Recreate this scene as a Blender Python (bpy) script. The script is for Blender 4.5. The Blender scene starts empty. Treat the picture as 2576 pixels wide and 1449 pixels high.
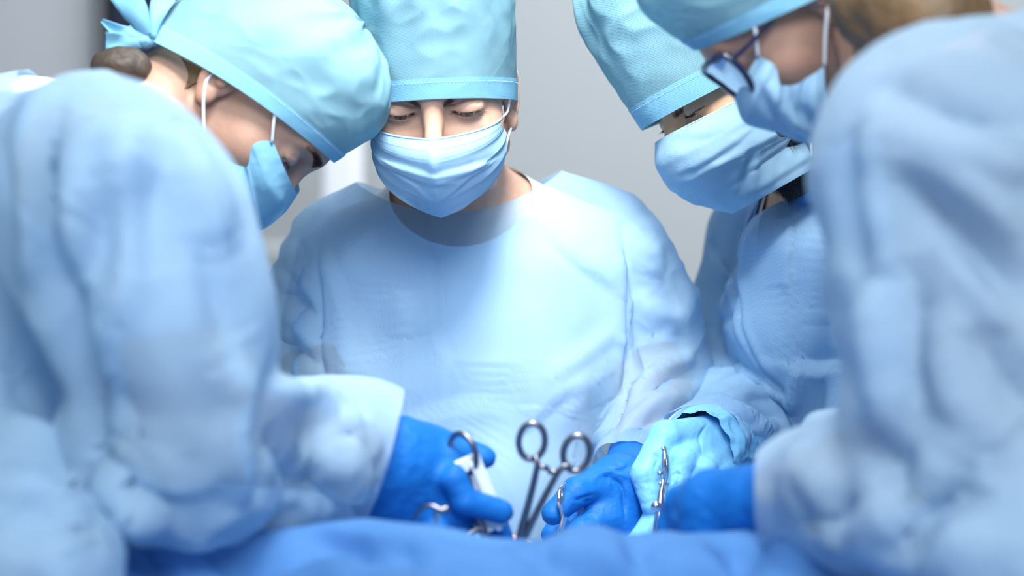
import bpy, math, random
import numpy as np
from mathutils import Vector, Matrix
PI = math.pi
# ---------------------------------------------------------------- camera, light, exposure
FPX, CX, CY, EYE = 5009.0, 1288.0, 724.5, 1.25
scene = bpy.context.scene
C = scene.collection
cam_data = bpy.data.cameras.new('camera')
cam = bpy.data.objects.new('camera', cam_data)
C.objects.link(cam)
cam.location = (0, 0, EYE)
cam.rotation_euler = (PI / 2, 0, 0)
cam_data.lens = 70.0
cam_data.sensor_width = 36.0
cam_data.clip_start = 0.05
cam_data.dof.use_dof = True
cam_data.dof.focus_distance = 1.99
cam_data.dof.aperture_fstop = 2.3
scene.camera = cam

world = bpy.data.worlds.new('room_light')
scene.world = world
world.use_nodes = True
bg = world.node_tree.nodes['Background']
bg.inputs[0].default_value = (0.80, 0.90, 1.0, 1)
bg.inputs[1].default_value = 0.42


def area(name, loc, target, size, power, col, spread=180, shape='DISK', sy=None):
    d = bpy.data.lights.new(name, 'AREA')
    d.shape = shape
    d.size = size
    if sy: d.size_y = sy
    d.energy = power
    d.color = col
    d.spread = math.radians(spread)
    o = bpy.data.objects.new(name, d)
    C.objects.link(o)
    o.location = loc
    o.rotation_euler = (Vector(target) - Vector(loc)).to_track_quat('-Z', 'Y').to_euler()
    return o


# surgical lamp heads over the table and fill lights added for the people and the back wall
area('surgical_lamp_light', (0.03, 1.22, 2.25), (-0.05, 2.08, 1.22), 0.34, 3.5, (1.0, 0.99, 0.96), 60)
area('surgical_lamp_light', (0.0, 1.66, 2.02), (0.0, 1.86, 1.0), 0.22, 3.4, (1.0, 0.99, 0.97), 170)
area('added_fill_light', (0.1, -0.5, 2.8), (0, 1.8, 1.1), 1.3, 82, (0.88, 0.94, 1.0), 180, 'RECTANGLE', 1.2)  # added soft fill from high on the camera side, not a fitting of the room
area('added_fill_light', (0.6, 3.4, 2.9), (0.4, 4.6, 1.2), 1.4, 55, (0.95, 0.97, 1.0), 180, 'RECTANGLE', 0.6)  # added out of view to brighten the back wall
scene.view_settings.view_transform = 'Standard'
scene.view_settings.look = 'None'
scene.view_settings.gamma = 1.0
scene.view_settings.use_curve_mapping = False
scene.view_settings.exposure = 0.22
scene.render.film_transparent = False
scene.cycles.max_bounces = 5
scene.cycles.transparent_max_bounces = 6
scene.cycles.use_denoising = True
scene.cycles.adaptive_threshold = 0.06


# ---------------------------------------------------------------- helpers
def W(px, py, D):
    """point of the place whose sight line passes (px, py) at distance D in front of the camera"""
    return np.array([(px - CX) / FPX * D, D, EYE - (py - CY) / FPX * D])


def V(*a): return np.array(a, float)


def nrm(v): return v / (np.linalg.norm(v) + 1e-12)


class Rc:   # tapered capsule
    def __init__(s, a, b, ra, rb): s.a, s.b, s.ra, s.rb = V(*a), V(*b), ra, rb

    def d(s, p):
        ab = s.b - s.a
        t = np.clip(((p - s.a) @ ab) / max(ab @ ab, 1e-12), 0, 1)
        q = p - s.a - t[:, None] * ab
        return np.sqrt((q * q).sum(1)) - (s.ra + (s.rb - s.ra) * t)

    def box(s):
        r = max(s.ra, s.rb)
        return np.minimum(s.a, s.b) - r, np.maximum(s.a, s.b) + r

    def grow(s, g): return Rc(s.a, s.b, s.ra + g, s.rb + g)


class El:   # ellipsoid with optional rotation (columns are its axes)
    def __init__(s, c, r, M=None): s.c, s.r, s.M = V(*c), V(*r), M

    def d(s, p):
        q = p - s.c
        if s.M is not None: q = q @ s.M
        k0 = np.sqrt(((q / s.r) ** 2).sum(1))
        k1 = np.sqrt(((q / s.r ** 2) ** 2).sum(1)) + 1e-9
        return k0 * (k0 - 1) / k1

    def box(s): m = s.r.max(); return s.c - m, s.c + m

    def grow(s, g): return El(s.c, s.r + g, s.M)


class Es:   # segment with an elliptical section: u is the width direction
    def __init__(s, a, b, u, ra, rb):
        s.a, s.b, s.u, s.ra, s.rb = V(*a), V(*b), V(*u), ra, rb

    def d(s, p):
        ab = s.b - s.a; L = np.linalg.norm(ab); n = ab / L
        u = nrm(s.u - (s.u @ n) * n); v = np.cross(n, u)
        q = p - s.a
        t0 = (q @ n) / L; t = np.clip(t0, 0, 1)
        qa = (t0 - t) * L; qu = q @ u; qv = q @ v
        ru = s.ra[0] + (s.rb[0] - s.ra[0]) * t; rv = s.ra[1] + (s.rb[1] - s.ra[1]) * t
        rw = np.minimum(ru, rv)
        k0 = np.sqrt((qu / ru) ** 2 + (qv / rv) ** 2 + (qa / rw) ** 2)
        k1 = np.sqrt((qu / ru ** 2) ** 2 + (qv / rv ** 2) ** 2 + (qa / rw ** 2) ** 2) + 1e-9
        return k0 * (k0 - 1) / k1

    def box(s):
        r = max(s.ra + s.rb)
        return np.minimum(s.a, s.b) - r, np.maximum(s.a, s.b) + r

    def grow(s, g): return Es(s.a, s.b, s.u, (s.ra[0] + g, s.ra[1] + g), (s.rb[0] + g, s.rb[1] + g))


def smin(a, b, k):
    if k <= 0: return np.minimum(a, b)
    h = np.clip(0.5 + 0.5 * (b - a) / k, 0, 1)
    return b + (a - b) * h - k * h * (1 - h)


class Body:
    """smooth union of shapes; items are (shape, blend) or (shape, blend, 'sub')"""
    def __init__(s, items): s.items = items

    def d(s, p):
        out = None
        for it in s.items:
            k = it[1]; e = it[0].d(p)
            if out is None: out = e; continue
            out = -smin(-out, e, k) if len(it) > 2 else smin(out, e, k)
        return out

    def box(s):
        bs = [it[0].box() for it in s.items if len(it) < 3]
        return np.min([b[0] for b in bs], 0), np.max([b[1] for b in bs], 0)


def extract(body, h, lo=None, hi=None, newton=2):
    """surface of a Body as (verts, quads) on a grid of step h"""
    b0, b1 = body.box()
    lo = b0 - 3 * h if lo is None else V(*lo); hi = b1 + 3 * h if hi is None else V(*hi)
    B = 8
    n = (np.ceil((hi - lo) / (h * B)).astype(int)) * B + 1
    F = np.full(tuple(n), 1.0, np.float32)
    nb = (n - 1) // B
    bi = np.stack(np.meshgrid(*[np.arange(k) for k in nb], indexing='ij'), -1).reshape(-1, 3)
    cen = lo + (bi + 0.5) * B * h
    dc = body.d(cen)
    near = np.abs(dc) < h * B * 2.0
    loc = np.stack(np.meshgrid(*[np.arange(B + 1)] * 3, indexing='ij'), -1).reshape(-1, 3)
    for q, dd in zip(bi[~near], dc[~near]):
        if dd < 0: i, j, k = q * B; F[i:i + B + 1, j:j + B + 1, k:k + B + 1] = -1
    nr = bi[near]
    for s0 in range(0, len(nr), 600):
        q = nr[s0:s0 + 600]
        ix = (q[:, None, :] * B + loc[None]).reshape(-1, 3)
        v = body.d(lo + ix * h)
        F[ix[:, 0], ix[:, 1], ix[:, 2]] = v
    ins = F < 0
    off = [(0, 0, 0), (1, 0, 0), (0, 1, 0), (1, 1, 0), (0, 0, 1), (1, 0, 1), (0, 1, 1), (1, 1, 1)]
    sh = tuple(x - 1 for x in n)
    cnt = np.zeros(sh, np.int8)
    for o in off: cnt += ins[o[0]:o[0] + sh[0], o[1]:o[1] + sh[1], o[2]:o[2] + sh[2]]
    act = (cnt > 0) & (cnt < 8)
    idx = np.full(sh, -1, np.int32)
    cells = np.argwhere(act)
    idx[act] = np.arange(len(cells))
    acc = np.zeros((len(cells), 3)); num = np.zeros(len(cells))
    for a in range(8):
        for ax in range(3):
            b = off[a]
            if b[ax]: continue
            e = list(b); e[ax] = 1
            fa = F[cells[:, 0] + b[0], cells[:, 1] + b[1], cells[:, 2] + b[2]].astype(float)
            fb = F[cells[:, 0] + e[0], cells[:, 1] + e[1], cells[:, 2] + e[2]].astype(float)
            m = (fa < 0) != (fb < 0)
            t = np.where(m, fa / np.where(m, fa - fb, 1), 0)
            P = np.array(b, float)[None] + t[:, None] * (np.array(e) - np.array(b))
            acc[m] += P[m]; num[m] += 1
    verts = lo + (cells + acc / num[:, None]) * h
    quads = []
    for ax in range(3):
        o1, o2 = [(1, 2), (2, 0), (0, 1)][ax]
        sl0 = [slice(None)] * 3; sl1 = [slice(None)] * 3
        sl0[ax] = slice(0, -1); sl1[ax] = slice(1, None)
        A = ins[tuple(sl0)]; Bb = ins[tuple(sl1)]
        e = np.argwhere(A != Bb)
        e = e[(e[:, o1] > 0) & (e[:, o2] > 0) & (e[:, o1] < n[o1] - 1) & (e[:, o2] < n[o2] - 1)]
        d1 = np.zeros(3, int); d1[o1] = 1; d2 = np.zeros(3, int); d2[o2] = 1
        g = lambda c: idx[c[:, 0], c[:, 1], c[:, 2]]
        q = np.stack([g(e - d1 - d2), g(e - d2), g(e), g(e - d1)], 1)
        fl = A[e[:, 0], e[:, 1], e[:, 2]]
        q[~fl] = q[~fl][:, ::-1]
        quads.append(q)
    quads = np.concatenate(quads)
    quads = quads[(quads >= 0).all(1)]
    for _ in range(newton):
        ep = h * 0.35
        d0 = body.d(verts)
        G = np.stack([body.d(verts + ep * np.eye(3)[i]) - body.d(verts - ep * np.eye(3)[i]) for i in range(3)], 1) / (2 * ep)
        gg = (G * G).sum(1) + 1e-6
        st = (d0 / gg)[:, None] * G
        l = np.linalg.norm(st, axis=1, keepdims=True)
        verts = verts - st * np.minimum(1, h * 0.8 / (l + 1e-9))
    return verts, quads


def normals(v, f):
    if f.shape[1] == 4: fn = np.cross(v[f[:, 2]] - v[f[:, 0]], v[f[:, 3]] - v[f[:, 1]])
    else: fn = np.cross(v[f[:, 1]] - v[f[:, 0]], v[f[:, 2]] - v[f[:, 0]])
    n = np.zeros_like(v)
    for i in range(f.shape[1]): np.add.at(n, f[:, i], fn)
    return n / (np.linalg.norm(n, axis=1, keepdims=True) + 1e-12)


def relax(v, f, it=1, lam=0.5):
    e = np.concatenate([f[:, [i, (i + 1) % f.shape[1]]] for i in range(f.shape[1])])
    for _ in range(it):
        s = np.zeros_like(v); c = np.zeros(len(v))
        np.add.at(s, e[:, 0], v[e[:, 1]]); np.add.at(c, e[:, 0], 1)
        np.add.at(s, e[:, 1], v[e[:, 0]]); np.add.at(c, e[:, 1], 1)
        v = v + lam * (s / np.maximum(c, 1)[:, None] - v)
    return v


def clip(v, f, g):
    """keep the surface where g > 0, cutting the faces that cross"""
    gv = g(v)
    t = np.concatenate([f[:, [0, 1, 2]], f[:, [0, 2, 3]]]) if f.shape[1] == 4 else f
    k = (gv[t] > 0).sum(1)
    keep = t[k == 3]
    cross = t[(k == 1) | (k == 2)]
    vs = list(v); new = {}; out = []
    def mid(a, b):
        key = (a, b) if a < b else (b, a)
        if key not in new:
            s = gv[a] / (gv[a] - gv[b]); new[key] = len(vs); vs.append(v[a] + s * (v[b] - v[a]))
        return new[key]
    for tri in cross:
        ins = [gv[i] > 0 for i in tri]
        poly = []
        for i in range(3):
            a, b = tri[i], tri[(i + 1) % 3]
            if ins[i]: poly.append(a)
            if ins[i] != ins[(i + 1) % 3]: poly.append(mid(a, b))
        for i in range(1, len(poly) - 1): out.append((poly[0], poly[i], poly[i + 1]))
    fa = np.concatenate([keep, np.array(out, int).reshape(-1, 3)])
    used = np.unique(fa); mp = np.full(len(vs), -1); mp[used] = np.arange(len(used))
    return np.array(vs)[used], mp[fa]


def snap(v, n, pts):
    """the surface points seen at the given pixels"""
    D = np.maximum(v[:, 1], 0.2)
    X = CX + v[:, 0] / D * FPX; Y = CY - (v[:, 2] - EYE) / D * FPX
    out = []
    for (x, y) in pts:
        r = (X - x) ** 2 + (Y - y) ** 2
        c = np.where(r < max(r.min() * 4, 200))[0]
        out.append(v[c[np.argmin(v[c, 1])]])
    return np.array(out)


def cat(P, step=0.006):
    """smooth resampled curve through the points"""
    P = np.array(P, float)
    if len(P) < 3:
        n = max(2, int(np.linalg.norm(P[-1] - P[0]) / step)); t = np.linspace(0, 1, n)[:, None]
        return P[0] + t * (P[-1] - P[0])
    Q = np.vstack([2 * P[0] - P[1], P, 2 * P[-1] - P[-2]]); out = []
    for i in range(1, len(Q) - 2):
        n = max(2, int(np.linalg.norm(Q[i + 1] - Q[i]) / step))
        t = np.linspace(0, 1, n, endpoint=False)[:, None]
        a, b, c, d = Q[i - 1], Q[i], Q[i + 1], Q[i + 2]
        out.append(0.5 * (2 * b + (c - a) * t + (2 * a - 5 * b + 4 * c - d) * t * t + (3 * b - a - 3 * c + d) * t ** 3))
    return np.vstack(out + [P[-1:]])


def folds(v, f, strokes):
    """press creases and folds into cloth along strokes: (pixels, width m, height m, kind)"""
    n = normals(v, f); disp = np.zeros(len(v))
    for st in strokes:
        pts, w, a, kind = st
        P = cat(snap(v, n, pts), min(0.008, w * 0.4))
        lo, hi = P.min(0) - 4 * w, P.max(0) + 4 * w
        m = np.where(((v > lo) & (v < hi)).all(1))[0]
        if len(m) == 0: continue
        q = v[m]; best = np.full(len(m), 1e9); bi = np.zeros(len(m), int)
        for i, pp in enumerate(P):
            d2 = ((q - pp) ** 2).sum(1); k = d2 < best; best[k] = d2[k]; bi[k] = i
        d = np.sqrt(best); s = bi / max(len(P) - 1, 1)
        env = np.sin(PI * np.clip(0.04 + s * 0.92, 0, 1)) ** 0.6
        if kind == 'r': prof = np.exp(-(d / w) ** 2)
        elif kind == 'v': prof = -np.exp(-(d / w) ** 2)
        elif kind == 'c': prof = np.exp(-d / w)
        else:
            T = np.gradient(P, axis=0)[bi]
            side = np.cross(T, n[m]); sg = np.sign(((q - P[bi]) * side).sum(1))
            prof = sg * np.exp(-d / w) * 1.35 * (1 - np.exp(-(d / (w * 0.45)) ** 2))
        disp[m] += a * prof * env
    return v + n * disp[:, None]


_rs = np.random.RandomState(5)
_gr = _rs.normal(size=(256, 3)); _gr /= np.linalg.norm(_gr, axis=1, keepdims=True)
_pm = np.concatenate([_rs.permutation(256)] * 2)


def pnoise(q):
    """gradient noise at the points q, about -0.6 to 0.6"""
    q = np.atleast_2d(q); i = np.floor(q).astype(int); fr = q - i; w = fr ** 3 * (fr * (fr * 6 - 15) + 10); out = 0
    for a in (0, 1):
        for b in (0, 1):
            for c in (0, 1):
                h = _pm[_pm[_pm[(i[:, 0] + a) & 255] + ((i[:, 1] + b) & 255)] + ((i[:, 2] + c) & 255)]
                g = (_gr[h] * (fr - (a, b, c))).sum(1)
                out = out + g * np.where(a, w[:, 0], 1 - w[:, 0]) * np.where(b, w[:, 1], 1 - w[:, 1]) * np.where(c, w[:, 2], 1 - w[:, 2])
    return out * 1.3


def ruffle(v, f, amp, sc, seed=0, power=1.0, mask=None):
    """creased cloth noise, sc = wavelength per axis (m)"""
    n = normals(v, f); sc = np.array(sc if hasattr(sc, '__len__') else (sc,) * 3)
    q = v / sc + seed * 17.3
    out = (1 - 2.2 * np.abs(pnoise(q))) * 0.7 + (0.5 - 1.2 * np.abs(pnoise(q * 2.1 + (5, 3, 1)))) * 0.35
    if mask is not None: out = out * mask(v)
    return v + n * (amp * out)[:, None]


def mesh(name, v, f, mat, parent=None, smooth=True):
    me = bpy.data.meshes.new(name)
    me.from_pydata(np.asarray(v, float).tolist(), [], [tuple(int(i) for i in q) for q in f])
    if smooth: me.polygons.foreach_set('use_smooth', [True] * len(me.polygons))
    me.update()
    if mat: me.materials.append(mat)
    o = bpy.data.objects.new(name, me)
    C.objects.link(o)
    if parent is not None: o.parent = parent
    return o


def tag(o, label=None, category=None, group=None, kind=None):
    if label: o['label'] = label
    if category: o['category'] = category
    if group: o['group'] = group
    if kind: o['kind'] = kind
    return o


def empty(name, label, category, loc=(0, 0, 0)):
    o = bpy.data.objects.new(name, None)
    C.objects.link(o)
    o.location = loc; o.empty_display_size = 0.05
    bpy.context.view_layer.update()
    return tag(o, label, category)


def attach(o, parent):
    o.parent = parent
    o.matrix_parent_inverse = Matrix.Translation(-Vector(parent.location))
    return o


def tube(P, R, seg=12, step=0.003, flat=None, closed=False, up=None):
    """round or flattened bar through points P with radii R (linear between the points)"""
    P = np.array(P, float)
    if closed and np.ndim(R): R = R[0]
    R = np.broadcast_to(np.array(R, float), (len(P),)) if np.ndim(R) < 2 else np.array(R)
    Q = cat(np.vstack([P, P[:1]]) if closed else P, step)
    if closed: Q = Q[:-1]
    dist = np.concatenate([[0], np.cumsum(np.linalg.norm(np.diff(P, axis=0), axis=1))]); dist /= max(dist[-1], 1e-9)
    dq = np.concatenate([[0], np.cumsum(np.linalg.norm(np.diff(Q, axis=0), axis=1))]); dq /= max(dq[-1], 1e-9)
    r = np.interp(dq, dist, R)
    T = (np.roll(Q, -1, 0) - np.roll(Q, 1, 0)) if closed else np.gradient(Q, axis=0)
    T /= np.linalg.norm(T, axis=1, keepdims=True) + 1e-12
    u = V(*up) if up is not None else (V(0, 0, 1) if abs(T[0][2]) < 0.9 else V(0, 1, 0))
    vs, fs = [], []
    for i, (c, t) in enumerate(zip(Q, T)):
        if up is not None: u = V(*up)
        u = nrm(u - (u @ t) * t); w = np.cross(t, u)
        for k in range(seg):
            a = 2 * PI * k / seg
            vs.append(c + r[i] * (math.cos(a) * u * (flat or 1) + math.sin(a) * w))
    n = len(Q)
    for i in range(n if closed else n - 1):
        for k in range(seg):
            j = (i + 1) % n
            fs.append((i * seg + k, i * seg + (k + 1) % seg, j * seg + (k + 1) % seg, j * seg + k))
    if not closed:
        fs.append(tuple(range(seg))[::-1]); fs.append(tuple((n - 1) * seg + k for k in range(seg)))
    return vs, fs


def join(parts):
    vs, fs = [], []
    for v, f in parts:
        o = len(vs); vs += [tuple(x) for x in v]; fs += [tuple(int(i) + o for i in q) for q in f]
    return vs, fs


def sheet(G, thick=0.0):
    """grid of points (rows, cols, 3) as a mesh; thick gives it a body"""
    G = np.array(G, float); r, c = G.shape[:2]
    v = G.reshape(-1, 3); f = [(i * c + j, i * c + j + 1, (i + 1) * c + j + 1, (i + 1) * c + j) for i in range(r - 1) for j in range(c - 1)]
    return v, np.array(f)


def thicken(o, t, off=-1):
    m = o.modifiers.new('thickness', 'SOLIDIFY'); m.thickness = t; m.offset = off
    return o


# ---------------------------------------------------------------- materials
def mat_new(name):
    m = bpy.data.materials.new(name); m.use_nodes = True
    nt = m.node_tree
    return m, nt, nt.nodes['Principled BSDF'], nt.nodes['Material Output']


def node(nt, t, **kw):
    n = nt.nodes.new(t)
    for k, v in kw.items():
        if k in n.inputs: n.inputs[k].default_value = v
        else: setattr(n, k, v)
    return n


def cloth(name, col, see=0.0, trans=0.25, pitch=0.0022, dots=0.10, rough=0.75, crease=0.25, cs=18.0, facet=9.0, rot=0.0):
    """non-woven fabric with a fine embossed dot pattern; see = how much shows through it"""
    m, nt, b, out = mat_new(name)
    L = nt.links
    tc = node(nt, 'ShaderNodeTexCoord')
    b.inputs['Roughness'].default_value = rough
    b.inputs['Specular IOR Level'].default_value = 0.25
    nz = node(nt, 'ShaderNodeTexNoise', Scale=9.0, Detail=2.0); L.new(tc.outputs['Object'], nz.inputs['Vector'])
    rm = node(nt, 'ShaderNodeMapRange'); rm.inputs[1].default_value = 0.3; rm.inputs[2].default_value = 0.7
    rm.inputs[3].default_value = 0.93; rm.inputs[4].default_value = 1.05; L.new(nz.outputs[0], rm.inputs[0])
    # dots in staggered rows
    mp = node(nt, 'ShaderNodeMapping'); L.new(tc.outputs['Object'], mp.inputs[0])
    mp.inputs['Rotation'].default_value = (0, rot, 0)
    sp = node(nt, 'ShaderNodeSeparateXYZ'); L.new(mp.outputs[0], sp.inputs[0])
    k = 2 * PI / pitch
    xs = node(nt, 'ShaderNodeMath', operation='MULTIPLY_ADD'); L.new(sp.outputs[1], xs.inputs[0]); xs.inputs[1].default_value = 0.8; L.new(sp.outputs[0], xs.inputs[2])
    def wave(src, kk):
        a = node(nt, 'ShaderNodeMath', operation='MULTIPLY'); L.new(src, a.inputs[0]); a.inputs[1].default_value = kk
        s = node(nt, 'ShaderNodeMath', operation='COSINE'); L.new(a.outputs[0], s.inputs[0]); return s.outputs[0]
    w1 = wave(xs.outputs[0], k * 0.5); w2 = wave(sp.outputs[2], k * 0.866)
    pr = node(nt, 'ShaderNodeMath', operation='MULTIPLY'); L.new(w1, pr.inputs[0]); L.new(w2, pr.inputs[1])
    dr = node(nt, 'ShaderNodeMapRange'); L.new(pr.outputs[0], dr.inputs[0])
    dr.inputs[1].default_value = 0.35; dr.inputs[2].default_value = 0.8; dr.inputs[3].default_value = 0; dr.inputs[4].default_value = 1
    dk = node(nt, 'ShaderNodeMath', operation='MULTIPLY_ADD'); L.new(dr.outputs[0], dk.inputs[0]); dk.inputs[1].default_value = -dots; dk.inputs[2].default_value = 1
    mm = node(nt, 'ShaderNodeMath', operation='MULTIPLY'); L.new(rm.outputs[0], mm.inputs[0]); L.new(dk.outputs[0], mm.inputs[1])
    vm = node(nt, 'ShaderNodeVectorMath', operation='SCALE'); vm.inputs[0].default_value = col[:3]; L.new(mm.outputs[0], vm.inputs['Scale'])
    L.new(vm.outputs[0], b.inputs['Base Color'])
    # soft crumple and dots as relief
    n2 = node(nt, 'ShaderNodeTexNoise', Scale=cs, Detail=2.0); L.new(tc.outputs['Object'], n2.inputs['Vector'])
    vo = node(nt, 'ShaderNodeTexVoronoi', Scale=facet);  L.new(tc.outputs['Object'], vo.inputs['Vector'])
    b0 = node(nt, 'ShaderNodeBump', Strength=crease, Distance=0.10 / facet * 1.6); L.new(vo.outputs['Distance'], b0.inputs['Height'])
    b1 = node(nt, 'ShaderNodeBump', Strength=crease, Distance=0.01); L.new(n2.outputs[0], b1.inputs['Height']); L.new(b0.outputs[0], b1.inputs['Normal'])
    b2 = node(nt, 'ShaderNodeBump', Strength=0.35, Distance=0.0003); b2.invert = True
    L.new(dr.outputs[0], b2.inputs['Height']); L.new(b1.outputs[0], b2.inputs['Normal'])
    L.new(b2.outputs[0], b.inputs['Normal'])
    tr = node(nt, 'ShaderNodeBsdfTranslucent'); L.new(vm.outputs[0], tr.inputs[0])
    mx = node(nt, 'ShaderNodeMixShader'); mx.inputs[0].default_value = trans
    L.new(b.outputs[0], mx.inputs[1]); L.new(tr.outputs[0], mx.inputs[2])
    last = mx.outputs[0]
    if see > 0:
        tp = node(nt, 'ShaderNodeBsdfTransparent'); tp.inputs[0].default_value = (*[0.5 + 0.5 * c for c in col[:3]], 1)
        m2 = node(nt, 'ShaderNodeMixShader'); m2.inputs[0].default_value = see
        L.new(last, m2.inputs[1]); L.new(tp.outputs[0], m2.inputs[2]); last = m2.outputs[0]
    L.new(last, out.inputs[0])
    return m


def plain(name, col, rough=0.5, metal=0.0, spec=0.5, sss=0.0, bump=0.0, bs=60.0, var=0.0, coat=0.0, srad=(1.0, 0.4, 0.25)):
    m, nt, b, out = mat_new(name); L = nt.links
    b.inputs['Base Color'].default_value = (*col[:3], 1)
    b.inputs['Roughness'].default_value = rough; b.inputs['Metallic'].default_value = metal
    b.inputs['Specular IOR Level'].default_value = spec; b.inputs['Coat Weight'].default_value = coat
    if sss:
        b.inputs['Subsurface Weight'].default_value = sss; b.inputs['Subsurface Scale'].default_value = 0.006
        b.inputs['Subsurface Radius'].default_value = srad
    tc = node(nt, 'ShaderNodeTexCoord')
    nz = node(nt, 'ShaderNodeTexNoise', Scale=bs, Detail=2.0); L.new(tc.outputs['Object'], nz.inputs['Vector'])
    if bump:
        bp = node(nt, 'ShaderNodeBump', Strength=bump, Distance=0.002); L.new(nz.outputs[0], bp.inputs['Height']); L.new(bp.outputs[0], b.inputs['Normal'])
    if var:
        n3 = node(nt, 'ShaderNodeTexNoise', Scale=bs * 0.25, Detail=3.0); L.new(tc.outputs['Object'], n3.inputs['Vector'])
        r = node(nt, 'ShaderNodeMapRange'); L.new(n3.outputs[0], r.inputs[0]); r.inputs[1].default_value = .3; r.inputs[2].default_value = .7
        r.inputs[3].default_value = 1 - var; r.inputs[4].default_value = 1 + var
        vm = node(nt, 'ShaderNodeVectorMath', operation='SCALE'); vm.inputs[0].default_value = col[:3]; L.new(r.outputs[0], vm.inputs['Scale'])
        L.new(vm.outputs[0], b.inputs['Base Color'])
    return m


M = dict(
    gown_w=cloth('light blue gown fabric', (0.46, 0.71, 0.94), 0.46, 0.25, crease=0.15),
    gown_b=cloth('sky blue gown fabric', (0.38, 0.65, 0.94), 0.12, 0.25, rot=0.5, crease=0.15),
    gown_l=cloth('soft blue gown fabric', (0.49, 0.71, 0.91), 0.28, 0.25, crease=0.3),
    gown_r=cloth('pale blue gown fabric', (0.50, 0.70, 0.89), 0.26, 0.25, crease=0.3),
    cap=cloth('aqua cap fabric', (0.28, 0.54, 0.65), 0.12, 0.30, pitch=0.0020, dots=0.25, crease=0.3, facet=14),
    band=cloth('aqua cap band fabric', (0.28, 0.63, 0.84), 0.0, 0.25, pitch=0.0020, dots=0.2),
    mask=cloth('light blue mask fabric', (0.40, 0.67, 0.90), 0.04, 0.25, pitch=0.0014, dots=0.12, crease=0.11, cs=60, facet=22),
    mask_l=cloth('blue mask fabric', (0.27, 0.60, 0.86), 0.04, 0.35, pitch=0.0014, dots=0.1, crease=0.3, cs=40),
    mask_hem=cloth('mask hem', (0.45, 0.72, 0.93), 0.0, 0.2, pitch=0.0014, dots=0.12, crease=0.1),
    drape=cloth('blue surgical drape fabric', (0.09, 0.255, 0.58), 0.0, 0.15, crease=0.5, cs=9),
    stitch=plain('white thread', (0.85, 0.90, 0.95), 0.7),
    white=plain('white cotton', (0.82, 0.85, 0.90), 0.85, bump=0.1, bs=200),
    elastic=plain('white elastic', (0.85, 0.87, 0.90), 0.7),
    skin_w=plain('fair skin', (0.58, 0.345, 0.25), 0.45, sss=0.12, bump=0.12, bs=500, var=0.05, spec=0.4),
    skin_b=plain('tanned skin', (0.60, 0.36, 0.23), 0.45, sss=0.12, bump=0.15, bs=400, var=0.08, spec=0.4),
    skin_l=plain('warm skin', (0.42, 0.25, 0.18), 0.5, sss=0.12, bump=0.1, bs=300, var=0.06),
    skin_r=plain('olive skin', (0.42, 0.24, 0.17), 0.5, sss=0.12, bump=0.1, bs=300, var=0.06),
    glove_b=plain('royal blue nitrile', (0.006, 0.13, 0.46), 0.55, spec=0.22, bump=0.8, bs=90),
    glove_c=plain('pale blue latex', (0.19, 0.52, 0.84), 0.48, spec=0.3, bump=0.8, bs=90),
    steel=plain('polished steel', (0.72, 0.72, 0.74), 0.16, 1.0),
    steel_dull=plain('brushed steel', (0.22, 0.22, 0.25), 0.3, 1.0),
    retractor=plain('white plastic', (0.75, 0.85, 0.84), 0.35),
    hair_b=plain('black beard', (0.012, 0.010, 0.012), 0.6, bump=1.0, bs=300),
    hair_brown=plain('brown hair', (0.16, 0.095, 0.042), 0.55, bump=0.8, bs=120, var=0.3),
    hair_dark=plain('dark hair', (0.06, 0.045, 0.035), 0.55, bump=0.8, bs=120, var=0.3),
    lash=plain('black eyelashes', (0.02, 0.015, 0.015), 0.5),
    brow=plain('brown brow hair', (0.20, 0.115, 0.08), 0.6),
    frame=plain('navy glasses frame', (0.006, 0.010, 0.045), 0.2, coat=0.5),
    frame_red=plain('dark red glasses rim', (0.10, 0.006, 0.02), 0.2, coat=0.5),
    wall=plain('grey painted wall', (0.44, 0.47, 0.485), 0.8, bump=0.03, bs=30),
    wall_l=plain('grey cupboard front', (0.52, 0.54, 0.57), 0.7),
    dark=plain('dark navy housing', (0.008, 0.010, 0.022), 0.5),
    floor=plain('grey vinyl floor', (0.30, 0.33, 0.36), 0.4, var=0.05, bs=6),
    ceil=plain('white ceiling', (0.8, 0.8, 0.8), 0.9),
    patient=plain('iodine tinted skin', (0.78, 0.42, 0.20), 0.4, sss=0.1),
    shoe=plain('white clog', (0.7, 0.7, 0.7), 0.5),
    trouser=plain('scrub trousers', (0.10, 0.25, 0.5), 0.8),
    chrome=plain('table steel', (0.5, 0.5, 0.52), 0.3, 1.0),
    mattress=plain('black table pad', (0.02, 0.02, 0.025), 0.5),
)


def glass_mat():
    m, nt, b, out = mat_new('lens glass')
    b.inputs['Base Color'].default_value = (0.9, 0.97, 1, 1); b.inputs['Roughness'].default_value = 0.02
    tp = node(nt, 'ShaderNodeBsdfTransparent'); gl = node(nt, 'ShaderNodeBsdfGlossy', Roughness=0.03); gl.inputs[0].default_value = (.55, .58, .6, 1)
    fr = node(nt, 'ShaderNodeFresnel', IOR=1.22); mx = node(nt, 'ShaderNodeMixShader')
    nt.links.new(fr.outputs[0], mx.inputs[0]); nt.links.new(tp.outputs[0], mx.inputs[1]); nt.links.new(gl.outputs[0], mx.inputs[2])
    nt.links.new(mx.outputs[0], out.inputs[0]); return m


M['lens'] = glass_mat()


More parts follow.
